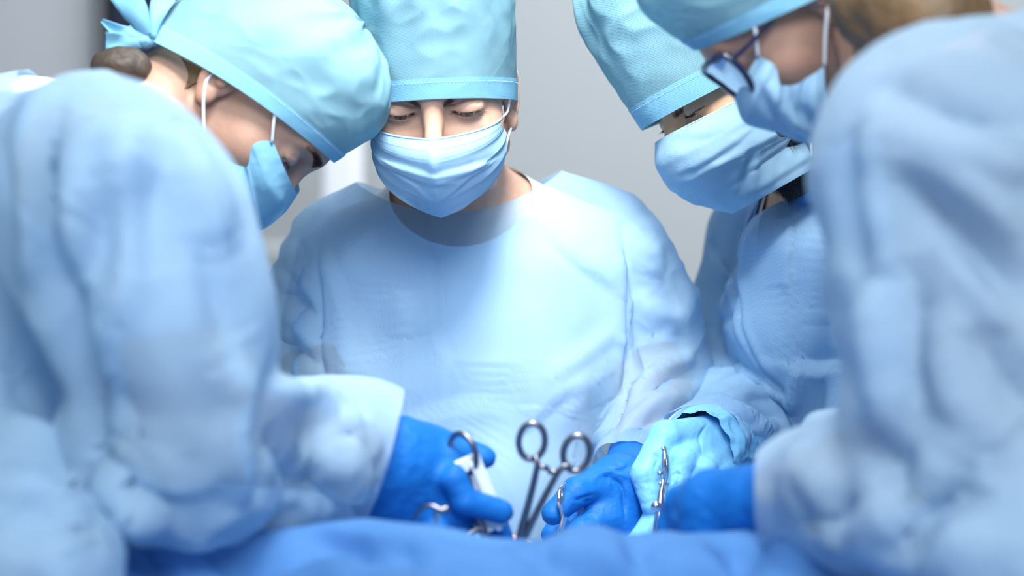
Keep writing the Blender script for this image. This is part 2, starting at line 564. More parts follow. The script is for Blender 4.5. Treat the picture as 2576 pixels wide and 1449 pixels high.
def eye_mat(iris):
    m, nt, b, out = mat_new('eye'); L = nt.links
    tc = node(nt, 'ShaderNodeTexCoord'); sp = node(nt, 'ShaderNodeSeparateXYZ'); L.new(tc.outputs['Object'], sp.inputs[0])
    sq = []
    for i in (0, 2):
        q = node(nt, 'ShaderNodeMath', operation='POWER'); L.new(sp.outputs[i], q.inputs[0]); q.inputs[1].default_value = 2; sq.append(q)
    ad = node(nt, 'ShaderNodeMath', operation='ADD'); L.new(sq[0].outputs[0], ad.inputs[0]); L.new(sq[1].outputs[0], ad.inputs[1])
    rt = node(nt, 'ShaderNodeMath', operation='SQRT'); L.new(ad.outputs[0], rt.inputs[0])
    cr = node(nt, 'ShaderNodeValToRGB'); e = cr.color_ramp
    dv = node(nt, 'ShaderNodeMath', operation='MULTIPLY'); L.new(rt.outputs[0], dv.inputs[0]); dv.inputs[1].default_value = 80.0
    L.new(dv.outputs[0], cr.inputs[0])
    e.elements[0].position = 0.0; e.elements[0].color = (0.004, 0.004, 0.004, 1)
    e.elements[1].position = 1.0; e.elements[1].color = (0.72, 0.64, 0.62, 1)
    for p, c in ((0.17, (0.004, 0.004, 0.004, 1)), (0.2, (*iris, 1)), (0.42, (*iris, 1)), (0.47, (0.03, 0.02, 0.015, 1)), (0.52, (0.72, 0.66, 0.64, 1)), (0.95, (0.6, 0.25, 0.22, 1))):
        k = e.elements.new(p); k.color = c
    L.new(cr.outputs[0], b.inputs['Base Color']); b.inputs['Roughness'].default_value = 0.06; b.inputs['Coat Weight'].default_value = 0.5
    return m


M['eye_w'] = eye_mat((0.16, 0.09, 0.025)); M['eye_b'] = eye_mat((0.06, 0.03, 0.015))
# ---------------------------------------------------------------- the room
def box(name, lo, hi, mat, parent=None):
    lo, hi = V(*lo), V(*hi)
    v = [(lo[0] if i & 1 == 0 else hi[0], lo[1] if i & 2 == 0 else hi[1], lo[2] if i & 4 == 0 else hi[2]) for i in range(8)]
    f = [(0, 2, 3, 1), (4, 5, 7, 6), (0, 1, 5, 4), (2, 6, 7, 3), (0, 4, 6, 2), (1, 3, 7, 5)]
    return mesh(name, v, f, mat, parent, False)


def rbox(name, lo, hi, mat, parent=None, r=0.01):
    o = box(name, lo, hi, mat, parent)
    m = o.modifiers.new('edge', 'BEVEL'); m.width = r; m.segments = 3
    return o


tag(box('floor', (-3, -1.2, -0.1), (3, 5.2, 0), M['floor']), kind='structure')
tag(box('ceiling', (-3, -1.2, 3.0), (3, 5.2, 3.1), M['ceil']), kind='structure')
tag(box('wall_back', (-3.1, 5.1, 0), (3.1, 5.2, 3.0), M['wall']), kind='structure')
tag(box('wall_left', (-3.1, -1.2, 0), (-3.0, 5.2, 3.0), M['wall']), kind='structure')
tag(box('wall_right', (3.0, -1.2, 0), (3.1, 5.2, 3.0), M['wall']), kind='structure')

# cupboard unit at the left, a dark monitor housing beside it, and a white rail cabinet behind
cb = empty('supply_cabinet', 'tall grey cabinet standing behind the surgeon whose cap is tied at the back', 'cabinet', (-1.05, 4.3, 0))
def cbx(name, lo, hi, m, par=None, r=0.006): return rbox(name, lo, hi, m, par or cb, r)
cbx('body', (-0.95, -0.02, 0.0), (0.175, 0.45, 2.15), M['wall_l'])
for i in (0, 1):
    dr_ = cbx('door', (-0.93 + i * 0.555, -0.045, 0.06), (-0.40 + i * 0.555, -0.022, 2.1), M['wall_l'])
    h_ = rbox('handle', (-0.45 + i * 0.13, -0.075, 0.98), (-0.435 + i * 0.13, -0.045, 1.16), M['chrome'], dr_, 0.004)
mo = empty('monitor_column', 'dark equipment column between the grey cabinet and the tied cap', 'equipment', (-0.74, 4.25, 0))
rbox('base', (-0.12, -0.1, 0.0), (0.26, 0.3, 0.10), M['wall_l'], mo, 0.02)
rbox('column', (-0.09, 0.0, 0.1), (0.10, 0.18, 1.62), M['dark'], mo, 0.015)
sc_ = rbox('housing', (-0.125, -0.05, 1.60), (0.235, 0.12, 2.05), M['dark'], mo, 0.02)
rbox('screen', (-0.10, -0.056, 1.65), (0.21, -0.049, 2.01), M['frame'], sc_, 0.004)
wr = empty('white_equipment_stand', 'white vertical stand seen blurred between the tied cap and the middle surgeon', 'equipment', (-0.36, 4.2, 0))
rbox('post', (-0.045, -0.03, 0.05), (0.045, 0.03, 1.68), M['white'], wr, 0.02)
rbox('shelf', (-0.30, -0.12, 1.30), (-0.05, 0.12, 1.345), M['wall'], wr, 0.01)
rbox('base', (-0.3, -0.25, 0.0), (0.3, 0.25, 0.06), M['white'], wr, 0.02)


# ---------------------------------------------------------------- heads
def frame(F, U):
    F = nrm(V(*F)); U = V(*U); U = nrm(U - (U @ F) * F)
    return np.stack([np.cross(F, U), F, U], 1)


def rotz(Mx, a):   # turn a frame about its own up axis
    c, s = math.cos(a), math.sin(a)
    return Mx @ np.array([[c, -s, 0], [s, c, 0], [0, 0, 1.0]])


def head_items(slim=1.0, closed=0.6, chin=(.080, -.086), nape=((0, -.030, -.02), (0, -.045, -.11), .052)):
    A, S = [], (1, -1)
    add = lambda sh, k, *r: A.append((sh, k, *r))
    add(El((0, -.008, .048), (.073 * slim, .094, .082)), 0)
    add(El((0, .035, -.008), (.060 * slim, .058, .082)), .03)
    add(El((0, .045, .045), (.058 * slim, .052, .045)), .03)
    for s in S:
        add(Rc((s * .052, .0, -.045), (s * .014, chin[0] - .005, chin[1] - .002), .018, .015), .03)
        add(El((s * .040, .056, -.012), (.024, .026, .022)), .025)
    add(El((0, *chin), (.020, .018, .016)), .02)
    add(Rc(nape[0], nape[1], nape[2], nape[2]), .03)
    for s in S:
        add(Rc((s * .010, .092, .037), (s * .040, .078, .041), .0095, .009), .014)
    for s in S:   # sockets
        add(El((s * .0335, .101, .016), (.021, .0160, .0135)), .018, 'sub')
    for s in S:   # bulge of the closed lid and the lower lid
        add(El((s * .0333, .0785, .0185), (.0175, .0152, .0143)), .005)
    add(Rc((0, .092, .026), (0, .114, -.014), .0065, .0095), .014)
    add(El((0, .116, -.018), (.0115, .0105, .0095)), .006)
    for s in S: add(El((s * .0115, .106, -.021), (.0075, .010, .0075)), .005)
    if chin[1] < -.08: add(El((0, .098, -.047), (.023, .012, .0055)), .008)
    if chin[1] < -.08: add(El((0, .096, -.056), (.020, .012, .0065)), .006)
    for s in S:   # eye opening, arched along the lower lid
        for i in range(9):
            t = (i - 4) / 4.0
            x = .0142 * t
            z = .0118 + .0026 * t * t - s * 0 + (0.0012 if t * s < 0 else 0) * abs(t)
            hgt = .0024 * (1 - abs(t) ** 2.2) + .0004
            add(El((s * .0333 + x, .0905 - .0045 * t * t, z), (.0035, .009, hgt * closed)), .0008, 'sub')
        # crease over the lid
        for i in range(7):
            t = (i - 3) / 3.0
            add(El((s * .0333 + .0150 * t, .0955 - .006 * t * t, .0270 - .0045 * t * t), (.0036, .0030, .0007)), .0022, 'sub')
    for s in S:   # ears
        Me = np.array(Matrix.Rotation(s * 0.35, 3, 'Z') @ Matrix.Rotation(0.18, 3, 'X'))
        add(El((s * .0750, -.010, .004), (.0055, .0185, .031), Me), .006)
        add(El((s * .0745, -.001, -.022), (.0055, .009, .010)), .006)
        add(El((s * .0805, -.010, .006), (.0045, .0115, .020), Me), .003, 'sub')
        add(El((s * .0775, -.004, -.001), (.0035, .006, .0075)), .003)
    return Body(A)


def strands(roots, r=0.00012, seg=3):
    """short curved hairs: (root, direction, bend, length)"""
    vs, fs = [], []
    for p, d, b, l in roots:
        d = nrm(d); pts = [p + d * l * t + b * l * t * t for t in (0, .33, .66, 1)]
        side = nrm(np.cross(d, V(0.3, 0.5, 0.8))); up = np.cross(d, side); o = len(vs)
        for i, q in enumerate(pts):
            rr = r * (1 - 0.8 * i / 3)
            for k in range(seg):
                a = 2 * PI * k / seg
                vs.append(q + rr * (math.cos(a) * side + math.sin(a) * up))
        for i in range(3):
            for k in range(seg):
                fs.append((o + i * seg + k, o + i * seg + (k + 1) % seg, o + (i + 1) * seg + (k + 1) % seg, o + (i + 1) * seg + k))
    return vs, fs


def ellipsoid(c, r, seg=28, rings=16):
    vs, fs = [], []
    for i in range(rings + 1):
        a = PI * i / rings
        for j in range(seg):
            b = 2 * PI * j / seg
            vs.append((c[0] + r[0] * math.sin(a) * math.cos(b), c[1] + r[1] * math.sin(a) * math.sin(b), c[2] + r[2] * math.cos(a)))
    for i in range(rings):
        for j in range(seg):
            fs.append((i * seg + j, (i + 1) * seg + j, (i + 1) * seg + (j + 1) % seg, i * seg + (j + 1) % seg))
    return vs, fs


def mask_grid(cen, side, n=81, mrows=61, pleat=0.0016, pow_z=1.3, pinch=0.0, ridge=0.0):
    ridge0 = ridge
    """pleated face mask in head coordinates: cen = centre line (y, z), side = edge (x, y, z), top to bottom"""
    cen = cat(np.array([(0, *c) for c in cen]), 0.002); side = cat(np.array(side), 0.002)
    vv = np.linspace(0, 1, mrows)
    cc = np.stack([np.interp(vv, np.linspace(0, 1, len(cen)), cen[:, i]) for i in range(3)], 1)
    ss = np.stack([np.interp(vv, np.linspace(0, 1, len(side)), side[:, i]) for i in range(3)], 1)
    G = np.zeros((mrows, n, 3))
    ridge = ridge0 * (1 - vv * .85)
    for j, u in enumerate(np.linspace(-1, 1, n)):
        t = abs(u); sg = 1 if u > 0 else -1
        x = ss[:, 0] * math.sin(t * PI / 2) ** 0.95
        y = ss[:, 1] + (cc[:, 1] - ss[:, 1]) * ((1 - ridge) * math.cos(t * PI / 2) ** 0.85 + ridge * (1 - t))
        z = cc[:, 2] + (ss[:, 2] - cc[:, 2]) * t ** pow_z
        y = y + pinch * np.exp(-(t / 0.05) ** 2) * np.exp(-((vv - 0.3) / 0.4) ** 2)
        # three pleats opening towards the middle of the mask
        ph = (vv * 4.2) % 1.0
        saw = np.where(ph < 0.82, ph / 0.82, (1 - ph) / 0.18) - 0.5
        fade = np.clip((vv - 0.2) / 0.08, 0, 1) * np.clip((0.97 - vv) / 0.08, 0, 1)
        amp = pleat * (0.45 + 1.1 * t) * fade
        G[:, j] = np.stack([sg * (x + amp * saw * t), y + amp * saw * (1 - 0.4 * t), z], 1)
    return G


class Person:
    def __init__(s, name, label, base):
        s.base = V(*base); s.label = label; s.name = name; s.root = None

    def make(s, v, f, mats):
        s.root = mesh(s.name, np.array(v) - s.base, f, mats)
        s.root.location = s.base
        tag(s.root, s.label, 'person')
        return s.root

    def part(s, name, v, f, mat, parent=None, smooth=True):
        return mesh(name, np.array(v, float) - s.base, f, mat, parent or s.root, smooth)


def set_head(P, O, Mx, sc=1.0, h=0.0014, slim=1.0, closed=0.6, clipz=-0.10, **kw):
    P.O, P.M, P.s = V(*O), Mx, sc
    P.hb = head_items(slim, closed, **kw)
    v, f = extract(P.hb, h)
    P.hl = (v, f)
    v2, f2 = clip(v, f, lambda q: q[:, 2] - clipz)
    P.head = (P.w(v2), f2)


def _w(P, v): return P.O + (np.array(v, float) * P.s) @ P.M.T
Person.w = _w


def finish_body(P, body, h, mat):
    """one body mesh: head, neck, trunk, limbs"""
    v, f = extract(body, h)
    f = np.concatenate([f[:, [0, 1, 2]], f[:, [0, 2, 3]]])
    hv, hf = P.head
    P.bodysurf = (v, f)
    P.make(np.vstack([v, hv]), np.vstack([f, hf + len(v)]), mat)


def shell(P, g, off, h=None, sub=None):
    """a layer lying on the head where g(head coords) > 0"""
    v, f = P.hl
    n = normals(v, f)
    v2, f2 = clip(v, f, g)
    lab = np.arange(len(v2))      # keep the largest connected piece
    for _ in range(400):
        m = lab[f2].min(1); old = lab.copy()
        for k in range(3): np.minimum.at(lab, f2[:, k], m)
        lab = lab[lab]
        if (lab == old).all(): break
    best = np.bincount(lab[f2[:, 0]]).argmax(); f2 = f2[lab[f2[:, 0]] == best]
    used = np.unique(f2); mp = np.zeros(len(v2), int); mp[used] = np.arange(len(used)); v2, f2 = v2[used], mp[f2]
    # offset along the head's gradient
    ep = 1e-3
    G = np.stack([P.hb.d(v2 + ep * np.eye(3)[i]) - P.hb.d(v2 - ep * np.eye(3)[i]) for i in range(3)], 1)
    G /= np.linalg.norm(G, axis=1, keepdims=True) + 1e-9
    o = off(v2) if callable(off) else off
    return v2 + G * np.reshape(o, (-1, 1)), f2


def eyes(P, mat, gaze=(0, 1, -0.7), near=None):
    for sx in (1, -1):
        c = P.w((sx * .0333, .0785, .0165))
        me_v, me_f = ellipsoid((0, 0, 0), (.0122 * P.s,) * 3, 32, 20)
        o = mesh('eyeball', me_v, me_f, mat, P.root)
        g = nrm(P.M @ nrm(V(*gaze)))
        q = Vector(g).to_track_quat('Y', 'Z')
        o.location = c - P.base; o.rotation_mode = 'QUATERNION'; o.rotation_quaternion = q


def lashes(P, sides=(1, -1), ln=.0105, count=64, z0=0.0118):
    R = random.Random(4)
    for sx in sides:
        L = []
        for i in range(count):
            t = -1 + 2 * (i + R.random() * .6) / count
            out = t * sx
            p = V(sx * .0333 + .0148 * t, .0925 - .0050 * t * t, z0 + .0014 + .0024 * t * t)
            d = V(t * .8 + R.uniform(-.16, .16), .55, -.72 + .22 * max(out, 0))
            L.append((p, nrm(d), V(t * .3, .1, .34), ln * (0.6 + .6 * max(0, out)) * R.uniform(.7, 1.05)))
        v, f = strands(L, 0.00019)
        P.part('eyelashes', P.w(v), f, M['lash'])


def brows(P, sides, thick=1.0, mat='brow', n=190, below=None, z0=.0345, ln=.008):
    R = random.Random(7)
    for sx in sides:
        L = []
        n_ = n if below is None else n * 4
        t = np.array([R.random() for _ in range(n_)]); w = (.0052 - .0032 * t) * thick
        x = .011 + .040 * t
        z = z0 + .0075 * np.sin(np.minimum(1, t * 1.25) * PI * .55) - .004 * np.maximum(0, t - .75) + np.array([R.uniform(-.5, .5) for _ in t]) * w
        y = np.full(n_, .12)
        for _ in range(14): y = y - P.hb.d(np.stack([sx * x, y, z], 1)) * 0.8
        for i in range(n_):
            if below is not None and z[i] > below[0] + below[1] * y[i] + below[2] * y[i] * y[i] - .0035: continue
            L.append((V(sx * x[i], y[i], z[i]), nrm(V(sx * (.35 + .6 * t[i]), .35, .7 - .95 * t[i] + R.uniform(-.2, .2))), V(sx * .3, -.25, -.1), ln * R.uniform(.6, 1)))
        if not L: continue
        v, f = strands(L, 0.00011 * (1 + .3 * thick))
        P.part('eyebrow', P.w(v), f, M[mat])


def cap(P, edge=(0.004, 0.36, 0), rx=(.079, .084, .082), ry=(.104, .106, .100), rb=None, hgt=.15, top=0.55, seed=1, wr=.0016, band_h=.03, yc=0.0, lean=0.0, mat='cap', gather=0.004):
    """cloth cap: rings rising from the tilted rim; ry front radii, rb back radii"""
    nc, nr = 220, 90
    rb = rb or ry
    G = np.zeros((nr, nc + 1, 3))
    n2 = V(0, -edge[1], 1); n2 = nrm(n2)
    for i in range(nr):
        t = i / (nr - 1)
        # straight wall then a rounded crown
        if t < top: k = t / top; rise = hgt * top * k * 1.0; sh = 1.0
        else:
            k = (t - top) / (1 - top); a = k * PI / 2
            rise = hgt * (top + (1 - top) * math.sin(a)); sh = max(math.cos(a), 0.0) ** 0.75
        tt = rise / hgt
        q = lambda r: (r[0] * (1 - tt) * (1 - tt) + 2 * r[1] * tt * (1 - tt) + r[2] * tt * tt)
        for j in range(nc + 1):
            a = 2 * PI * j / nc
            X = q(rx) * math.sin(a) * sh
            yr = q(ry) if math.cos(a) > 0 else q(rb)
            Y = yr * math.cos(a) * sh + yc + lean * rise
            base_z = edge[0] + (edge[1] * Y + edge[2] * Y * Y) * (1 - tt * 0.6)
            G[i, j] = (X, Y, base_z + rise)
    v, f = sheet(G)
    n = normals(v, f)
    R = random.Random(seed)
    ii = np.repeat(np.arange(nr), nc + 1); jj = np.tile(np.arange(nc + 1), nr)
    ang = 2 * PI * jj / nc; tt = ii / (nr - 1)
    disp = np.zeros(len(v))
    for _ in range(16):
        fr = R.randint(3, 17); disp += np.cos(ang * fr + R.random() * 6 + R.uniform(-3, 3) * tt) / 16
    disp = disp * gather * np.clip((tt - 0.12) / 0.5, 0, 1) * 2.2
    cs = np.stack([np.cos(ang) * 1.6, np.sin(ang) * 1.6, tt * 3.5 + seed * 9], 1)
    nz = pnoise(cs) + (0.4 - np.abs(pnoise(cs * 1.9 + (0, 0, seed * 5))))
    amp = wr * (0.35 + 1.6 * np.clip((tt - 0.1) / 0.4, 0, 1))
    disp = disp + nz * amp
    nn = n.copy()
    s0 = np.where(jj == 0)[0]; s1 = np.where(jj == nc)[0]
    nn[s0] = nn[s1] = (nn[s0] + nn[s1]) / 2; disp[s1] = disp[s0]
    sgn = np.sign((nn * (v - V(0, 0, .08))).sum(1).mean())
    v = v + nn * sgn * disp[:, None]
    P.capgrid = v.reshape(nr, nc + 1, 3)
    o = P.part('cap', P.w(v), f, M[mat])
    # hemmed band lying on the lower edge
    nb = max(3, int(band_h / (hgt / (nr - 1) / 1.0)) + 1)
    Bv = P.capgrid[:nb].copy().reshape(-1, 3); cn = Bv - V(0, 0, 0); cn[:, 2] = 0; cn /= np.linalg.norm(cn, axis=1, keepdims=True)
    bv, bf = sheet((Bv + cn * 0.0009).reshape(nb, nc + 1, 3))
    b = P.part('cap_band', P.w(bv), bf, M['band'], o)
    st = P.capgrid[max(nb - 3, 1)]; cn = st.copy(); cn[:, 2] = 0; cn /= np.linalg.norm(cn, axis=1, keepdims=True)
    st = st + cn * 0.0013
    vs, fs = [], []
    dense = cat(st, 0.0009)
    for i in range(0, len(dense) - 2, 3):
        tv, tf = tube([dense[i], dense[i + 1]], [.00022, .00022], 4, 0.002)
        o_ = len(vs); vs += list(tv); fs += [tuple(x + o_ for x in q) for q in tf]
    P.part('stitching', P.w(vs), fs, M['stitch'], b)
    return o


def ear_loops(P, mask_obj, pts_sets, r=.0013):
    for pts in pts_sets:
        v, f = tube([V(*p) for p in pts], [r] * len(pts), 8, 0.003)
        P.part('ear_loop', P.w(v), f, M['elastic'], mask_obj)
# ---------------------------------------------------------------- gloves
def hand(P, name, mats, wrist, palm, fingers, h=0.0014, wrk=0.0006, seed=0, label=None, cutf=None, strokes=()):
    items = []
    for sh in wrist: items.append((sh, .012))
    for sh in palm: items.append((sh, .014))
    for ch in fingers:
        for i in range(len(ch) - 1):
            (x0, y0, d0, r0), (x1, y1, d1, r1) = ch[i], ch[i + 1]
            items.append((Rc(W(x0, y0, d0), W(x1, y1, d1), r0, r1), .0028 if i else .007))
    v, f = extract(Body(items), h)
    if strokes: v = folds(v, f, [(a_, b_, c_ * 1.7, d_) for a_, b_, c_, d_ in strokes])
    v = ruffle(v, f, wrk, (.020, .020, .014), seed)
    if cutf is not None: v, f = clip(v, f, cutf)
    o = P.part(name, v, f, mats)
    if label: o['label'] = label
    return o


def rc(x0, y0, d0, r0, x1, y1, d1, r1): return Rc(W(x0, y0, d0), W(x1, y1, d1), r0, r1)


def half(p0, nvec, reach=.13):
    """cuts what lies behind the plane, within reach of its centre only"""
    p0 = V(*p0); nv = nrm(V(*nvec))
    return lambda q: np.maximum((q - p0) @ nv, np.linalg.norm(q - p0, axis=1) - reach)


def legs(items, hipc, foot, sep=0.09, side=(1, 0, 0)):
    s = nrm(V(*side)); hc, ft = V(*hipc), V(*foot)
    for k in (1, -1):
        hip = hc + s * sep * k; kn = (hip + ft + s * sep * k) / 2 + V(0, 0, 0.02); an = ft + s * sep * k + V(0, 0, .09)
        items.append((Rc(hip, kn, .075, .052), .03)); items.append((Rc(kn, an, .052, .035), .02))
    return items


def shoes(P, foot, fwd, sep=0.09):
    fw = nrm(V(*fwd)); sd = np.cross(fw, V(0, 0, 1))
    for k in (1, -1):
        c = V(*foot) + sd * sep * k
        items = [(Rc(c - fw * .05 + V(0, 0, .045), c + fw * .14 + V(0, 0, .038), .042, .038), 0), (Rc(c + V(0, 0, .05), c + V(0, 0, .10), .045, .04), .03)]
        v, f = extract(Body(items), .008); v[:, 2] = np.maximum(v[:, 2], 0.002)
        P.part('shoe', v, f, M['shoe'])


# ================================================================ middle surgeon
base = (-0.08, 2.3, 0)
A = Person('person', 'person in light blue gown and straight aqua cap, facing us and looking down', base)
p = math.radians(20); ro = math.radians(3.4)
Fh = (-0.03, -math.cos(p), -math.sin(p)); Uh = (-math.sin(ro), -math.sin(p), math.cos(p))
set_head(A, W(1107, 264, 2.015), frame(Fh, Uh), 0.97, 0.0011, .98, closed=1.0, chin=(.064, -.074))
nb = W(1165, 560, 2.21)
bi = [(Rc(A.w((0, -.04, -.03)), nb, .052, .058), 0),
      (rc(1165, 590, 2.2, .055, 900, 650, 2.21, .045), .05), (rc(1165, 580, 2.2, .055, 1480, 640, 2.21, .045), .05),
      (Es(W(1180, 680, 2.21), W(1170, 1150, 2.24), (1, 0, 0), (.135, .085), (.125, .085)), .05),
      (Es(W(1170, 1150, 2.24), (-.08, 2.28, .88), (1, 0, 0), (.125, .085), (.15, .10)), .05),
      (rc(860, 665, 2.2, .045, 785, 1010, 2.22, .040), .02), (rc(785, 1010, 2.22, .038, 900, 1370, 2.06, .028), .02),
      (rc(1530, 665, 2.2, .045, 1650, 990, 2.22, .040), .02), (rc(1650, 990, 2.22, .038, 1592, 1175, 2.03, .028), .02)]
legs(bi, (-.08, 2.29, .86), (-.08, 2.33, 0))
finish_body(A, Body(bi), .005, M['skin_w'])
# white cotton shirt
ti = [(rc(1165, 590, 2.2, .062, 900, 650, 2.21, .052), .05), (rc(1165, 580, 2.2, .062, 1480, 640, 2.21, .052), .05),
      (Es(W(1180, 680, 2.21), W(1170, 1150, 2.24), (1, 0, 0), (.143, .093), (.135, .095)), .05),
      (Rc(A.w((0, -.06, -.09)), nb, .062, .07), .03),
      (Es(W(1170, 1150, 2.24), (-.08, 2.28, .88), (1, 0, 0), (.135, .095), (.16, .11)), .05),
      (rc(860, 665, 2.2, .052, 820, 840, 2.22, .052), .02), (rc(1530, 665, 2.2, .052, 1590, 840, 2.22, .052), .02)]
tv, tf = extract(Body(ti), .005)
tv, tf = clip(tv, tf, lambda q: (1.292 + .75 * (q[:, 1] - 2.10) + 3.6 * (q[:, 0] + .052) ** 2) - q[:, 2])
A.part('undershirt', tv, tf, M['white'])
# gown
gi = [(rc(1160, 590, 2.19, .062, 860, 622, 2.19, .052), .05), (rc(1165, 580, 2.19, .062, 1525, 608, 2.19, .055), .05),
      (Es(W(1185, 660, 2.19), W(1185, 900, 2.19), (1, 0, 0), (.168, .108), (.176, .118)), .05),
      (Es(W(1185, 900, 2.19), W(1160, 1250, 2.22), (1, 0, 0), (.176, .118), (.155, .12)), .03),
      (Es(W(1160, 1250, 2.22), (-.08, 2.29, .5), (1, 0, 0), (.155, .12), (.20, .15)), .05),
      (Es(W(1180, 690, 2.125), W(1182, 960, 2.128), (1, 0, 0), (.168, .045), (.176, .048)), .03), (Es(W(1182, 960, 2.128), W(1165, 1260, 2.15), (1, 0, 0), (.176, .048), (.150, .05)), .03),
      (Rc(W(1165, 560, 2.22), W(1165, 500, 2.24), .075, .07), .04)]
sl = [(rc(838, 660, 2.18, .054, 790, 800, 2.20, .056), .0), (rc(790, 800, 2.20, .056, 785, 1010, 2.21, .052), .02), (rc(785, 1010, 2.21, .05, 905, 1360, 2.06, .04), .03)]
sr = [(rc(1555, 655, 2.18, .057, 1612, 800, 2.20, .060), .0), (rc(1612, 800, 2.20, .060, 1655, 985, 2.21, .056), .02), (rc(1655, 985, 2.21, .056, 1582, 1165, 2.035, .037), .03)]
class Multi:
    def __init__(s, bodies, k): s.b, s.k = bodies, k
    def d(s, q):
        o = s.b[0].d(q)
        for b in s.b[1:]: o = smin(o, b.d(q), s.k)
        return o
    def box(s):
        bs = [b.box() for b in s.b]; return np.min([b[0] for b in bs], 0), np.max([b[1] for b in bs], 0)
gw = Multi([Body(gi), Body(sl), Body(sr)], .003)
gv, gf = extract(gw, .0032)
A_strokes = [
    ([(1080, 560), (1092, 700), (1108, 840), (1122, 900)], .010, .0035, 's'),
    ([(1122, 900), (1130, 1000), (1120, 1090)], .012, .0018, 's'),
    ([(985, 530), (935, 590), (870, 655)], .012, .0030, 's'),
    ([(1355, 560), (1450, 640), (1560, 730)], .012, -.0028, 's'),
    ([(1390, 470), (1480, 560), (1555, 640)], .020, .002, 'r'),
    ([(795, 560), (815, 640), (850, 730), (870, 800)], .012, .0035, 's'),
    ([(782, 560), (786, 700), (797, 850), (812, 970)], .006, .007, 'v'),
    ([(1574, 560), (1592, 700), (1590, 860), (1570, 990), (1535, 1110)], .006, .007, 'v'),
    ([(1585, 640), (1600, 800), (1590, 920)], .010, .004, 's'),
    ([(1560, 830), (1480, 880), (1400, 940)], .010, .003, 'r'), ([(1550, 840), (1590, 865)], .006, .003, 'r'),
    ([(1540, 900), (1470, 1000), (1430, 1060)], .015, .003, 'r'), ([(1500, 960), (1420, 1010), (1350, 1080)], .012, .0022, 's'),
    ([(1560, 1000), (1500, 1090), (1450, 1180)], .010, .003, 's'),
    ([(930, 700), (925, 800), (940, 900)], .022, .004, 'v'), ([(1000, 720), (1010, 850)], .020, .0035, 'r'),
    ([(850, 750), (870, 900), (880, 1000)], .020, .0045, 'r'), ([(1250, 900), (1240, 1050), (1180, 1150)], .03, .004, 'v'),
    ([(950, 1090), (1150, 1035), (1300, 1030)], .02, .0018, 's'),
    ([(700, 620), (735, 660), (770, 740)], .008, .005, 'r'), ([(680, 690), (710, 700), (740, 740)], .006, .005, 'r'),
    ([(680, 780), (720, 800), (780, 850), (800, 880)], .010, .006, 'r'), ([(690, 850), (740, 880), (790, 905)], .008, .006, 'v'),
    ([(720, 560), (745, 600), (760, 650)], .007, .004, 'v'), ([(700, 740), (740, 745), (790, 800)], .008, .004, 'v'),
    ([(1700, 650), (1735, 740), (1700, 830), (1640, 880)], .010, .006, 'r'), ([(1610, 600), (1650, 640), (1640, 700)], .012, .004, 'r'),
    ([(1745, 780), (1680, 850), (1610, 890)], .012, .006, 'v'), ([(1740, 900), (1680, 920), (1620, 960), (1590, 990)], .007, .006, 'r'),
    ([(1750, 950), (1690, 945), (1640, 975)], .006, .006, 'v'), ([(1730, 990), (1650, 1010), (1590, 1050)], .010, .006, 'r'),
    ([(1700, 1030), (1630, 1050), (1570, 1090)], .008, .005, 'v'), ([(1600, 760), (1650, 790), (1720, 800)], .01, .004, 'r'),
]
gv = folds(gv, gf, [(a_, b_, c_ * (1.9 if b_ > .0065 else 1.3), d_) for a_, b_, c_, d_ in A_strokes])
gv = ruffle(gv, gf, .0034, (.075, .09, .17), 3)
gv = ruffle(gv, gf, .0052, (.055, .06, .036), 8, mask=lambda q: np.clip((np.abs(q[:, 0] + .045) - .165) / .02, 0, 1))
gv, gf = clip(gv, gf, lambda q: (1.330 + .10 * (q[:, 1] - 2.10) + 2.7 * (q[:, 0] + .068) ** 2) - q[:, 2])
gv, gf = clip(gv, gf, half(W(1566, 1178, 2.02), V(*W(1655, 985, 2.21)) - W(1585, 1160, 2.04)))
gA = A.part('gown', gv, gf, M['gown_w'])
cap(A, edge=(.000, .32, 0), rx=(.0805, .084, .085), ry=(.108, .108, .106), hgt=.19, top=.62, seed=3, wr=.0012, gather=.0025, band_h=.024)
mg = mask_grid([(.1225, -.003), (.131, -.018), (.131, -.036), (.121, -.060), (.104, -.082), (.086, -.096)], [(.0665, .046, -.002), (.0685, .044, -.028), (.0655, .046, -.046)], pleat=.0024, pinch=.001, ridge=.45, pow_z=1.1)
mv, mf = sheet(mg); mv = A.w(mv)
mv = folds(mv, mf, [([(935, 395), (1000, 425), (1100, 452)], .005, .0022, 's'), ([(1100, 452), (1200, 425), (1268, 390)], .005, .0022, 's'),
                    ([(950, 420), (1030, 470), (1075, 512)], .004, .0018, 's'), ([(1240, 420), (1190, 460), (1130, 510)], .004, .0018, 's'),
                    ([(1085, 470), (1130, 474), (1170, 466)], .003, .0012, 'r'), ([(1100, 355), (1100, 450)], .006, .0018, 'r')])
mo_ = A.part('mask', mv, mf, M['mask'])
hv, hf = tube(mg[0], [.0010] * len(mg[0]), 6, .003); A.part('nose_hem', A.w(hv), hf, M['mask_hem'], mo_)
vs, fs = [], []
for row, k in ((6, 0), (11, 1), (13, 2)):     # dotted weld lines under the hem
    ln = cat(mg[row], .0017)
    for i in range(2, len(ln) - 2):
        ev, ef = ellipsoid(ln[i] + V(0, .0005, 0), (.0004, .0004, .0003), 5, 3); o_ = len(vs); vs += ev; fs += [tuple(x + o_ for x in q) for q in ef]
A.part('weld_dots', A.w(vs), fs, plain('mask weld dots', (.16, .33, .55), .7), mo_)
ear_loops(A, mo_, [[(sx * .0665, .047, -.004), (sx * .072, .036, .0), (sx * .0755, .020, .018), (sx * .0745, .002, .036), (sx * .0800, -.022, .03), (sx * .082, -.03, .004), (sx * .078, -.015, -.018), (sx * .070, .02, -.032), (sx * .0665, .044, -.044)] for sx in (1, -1)])
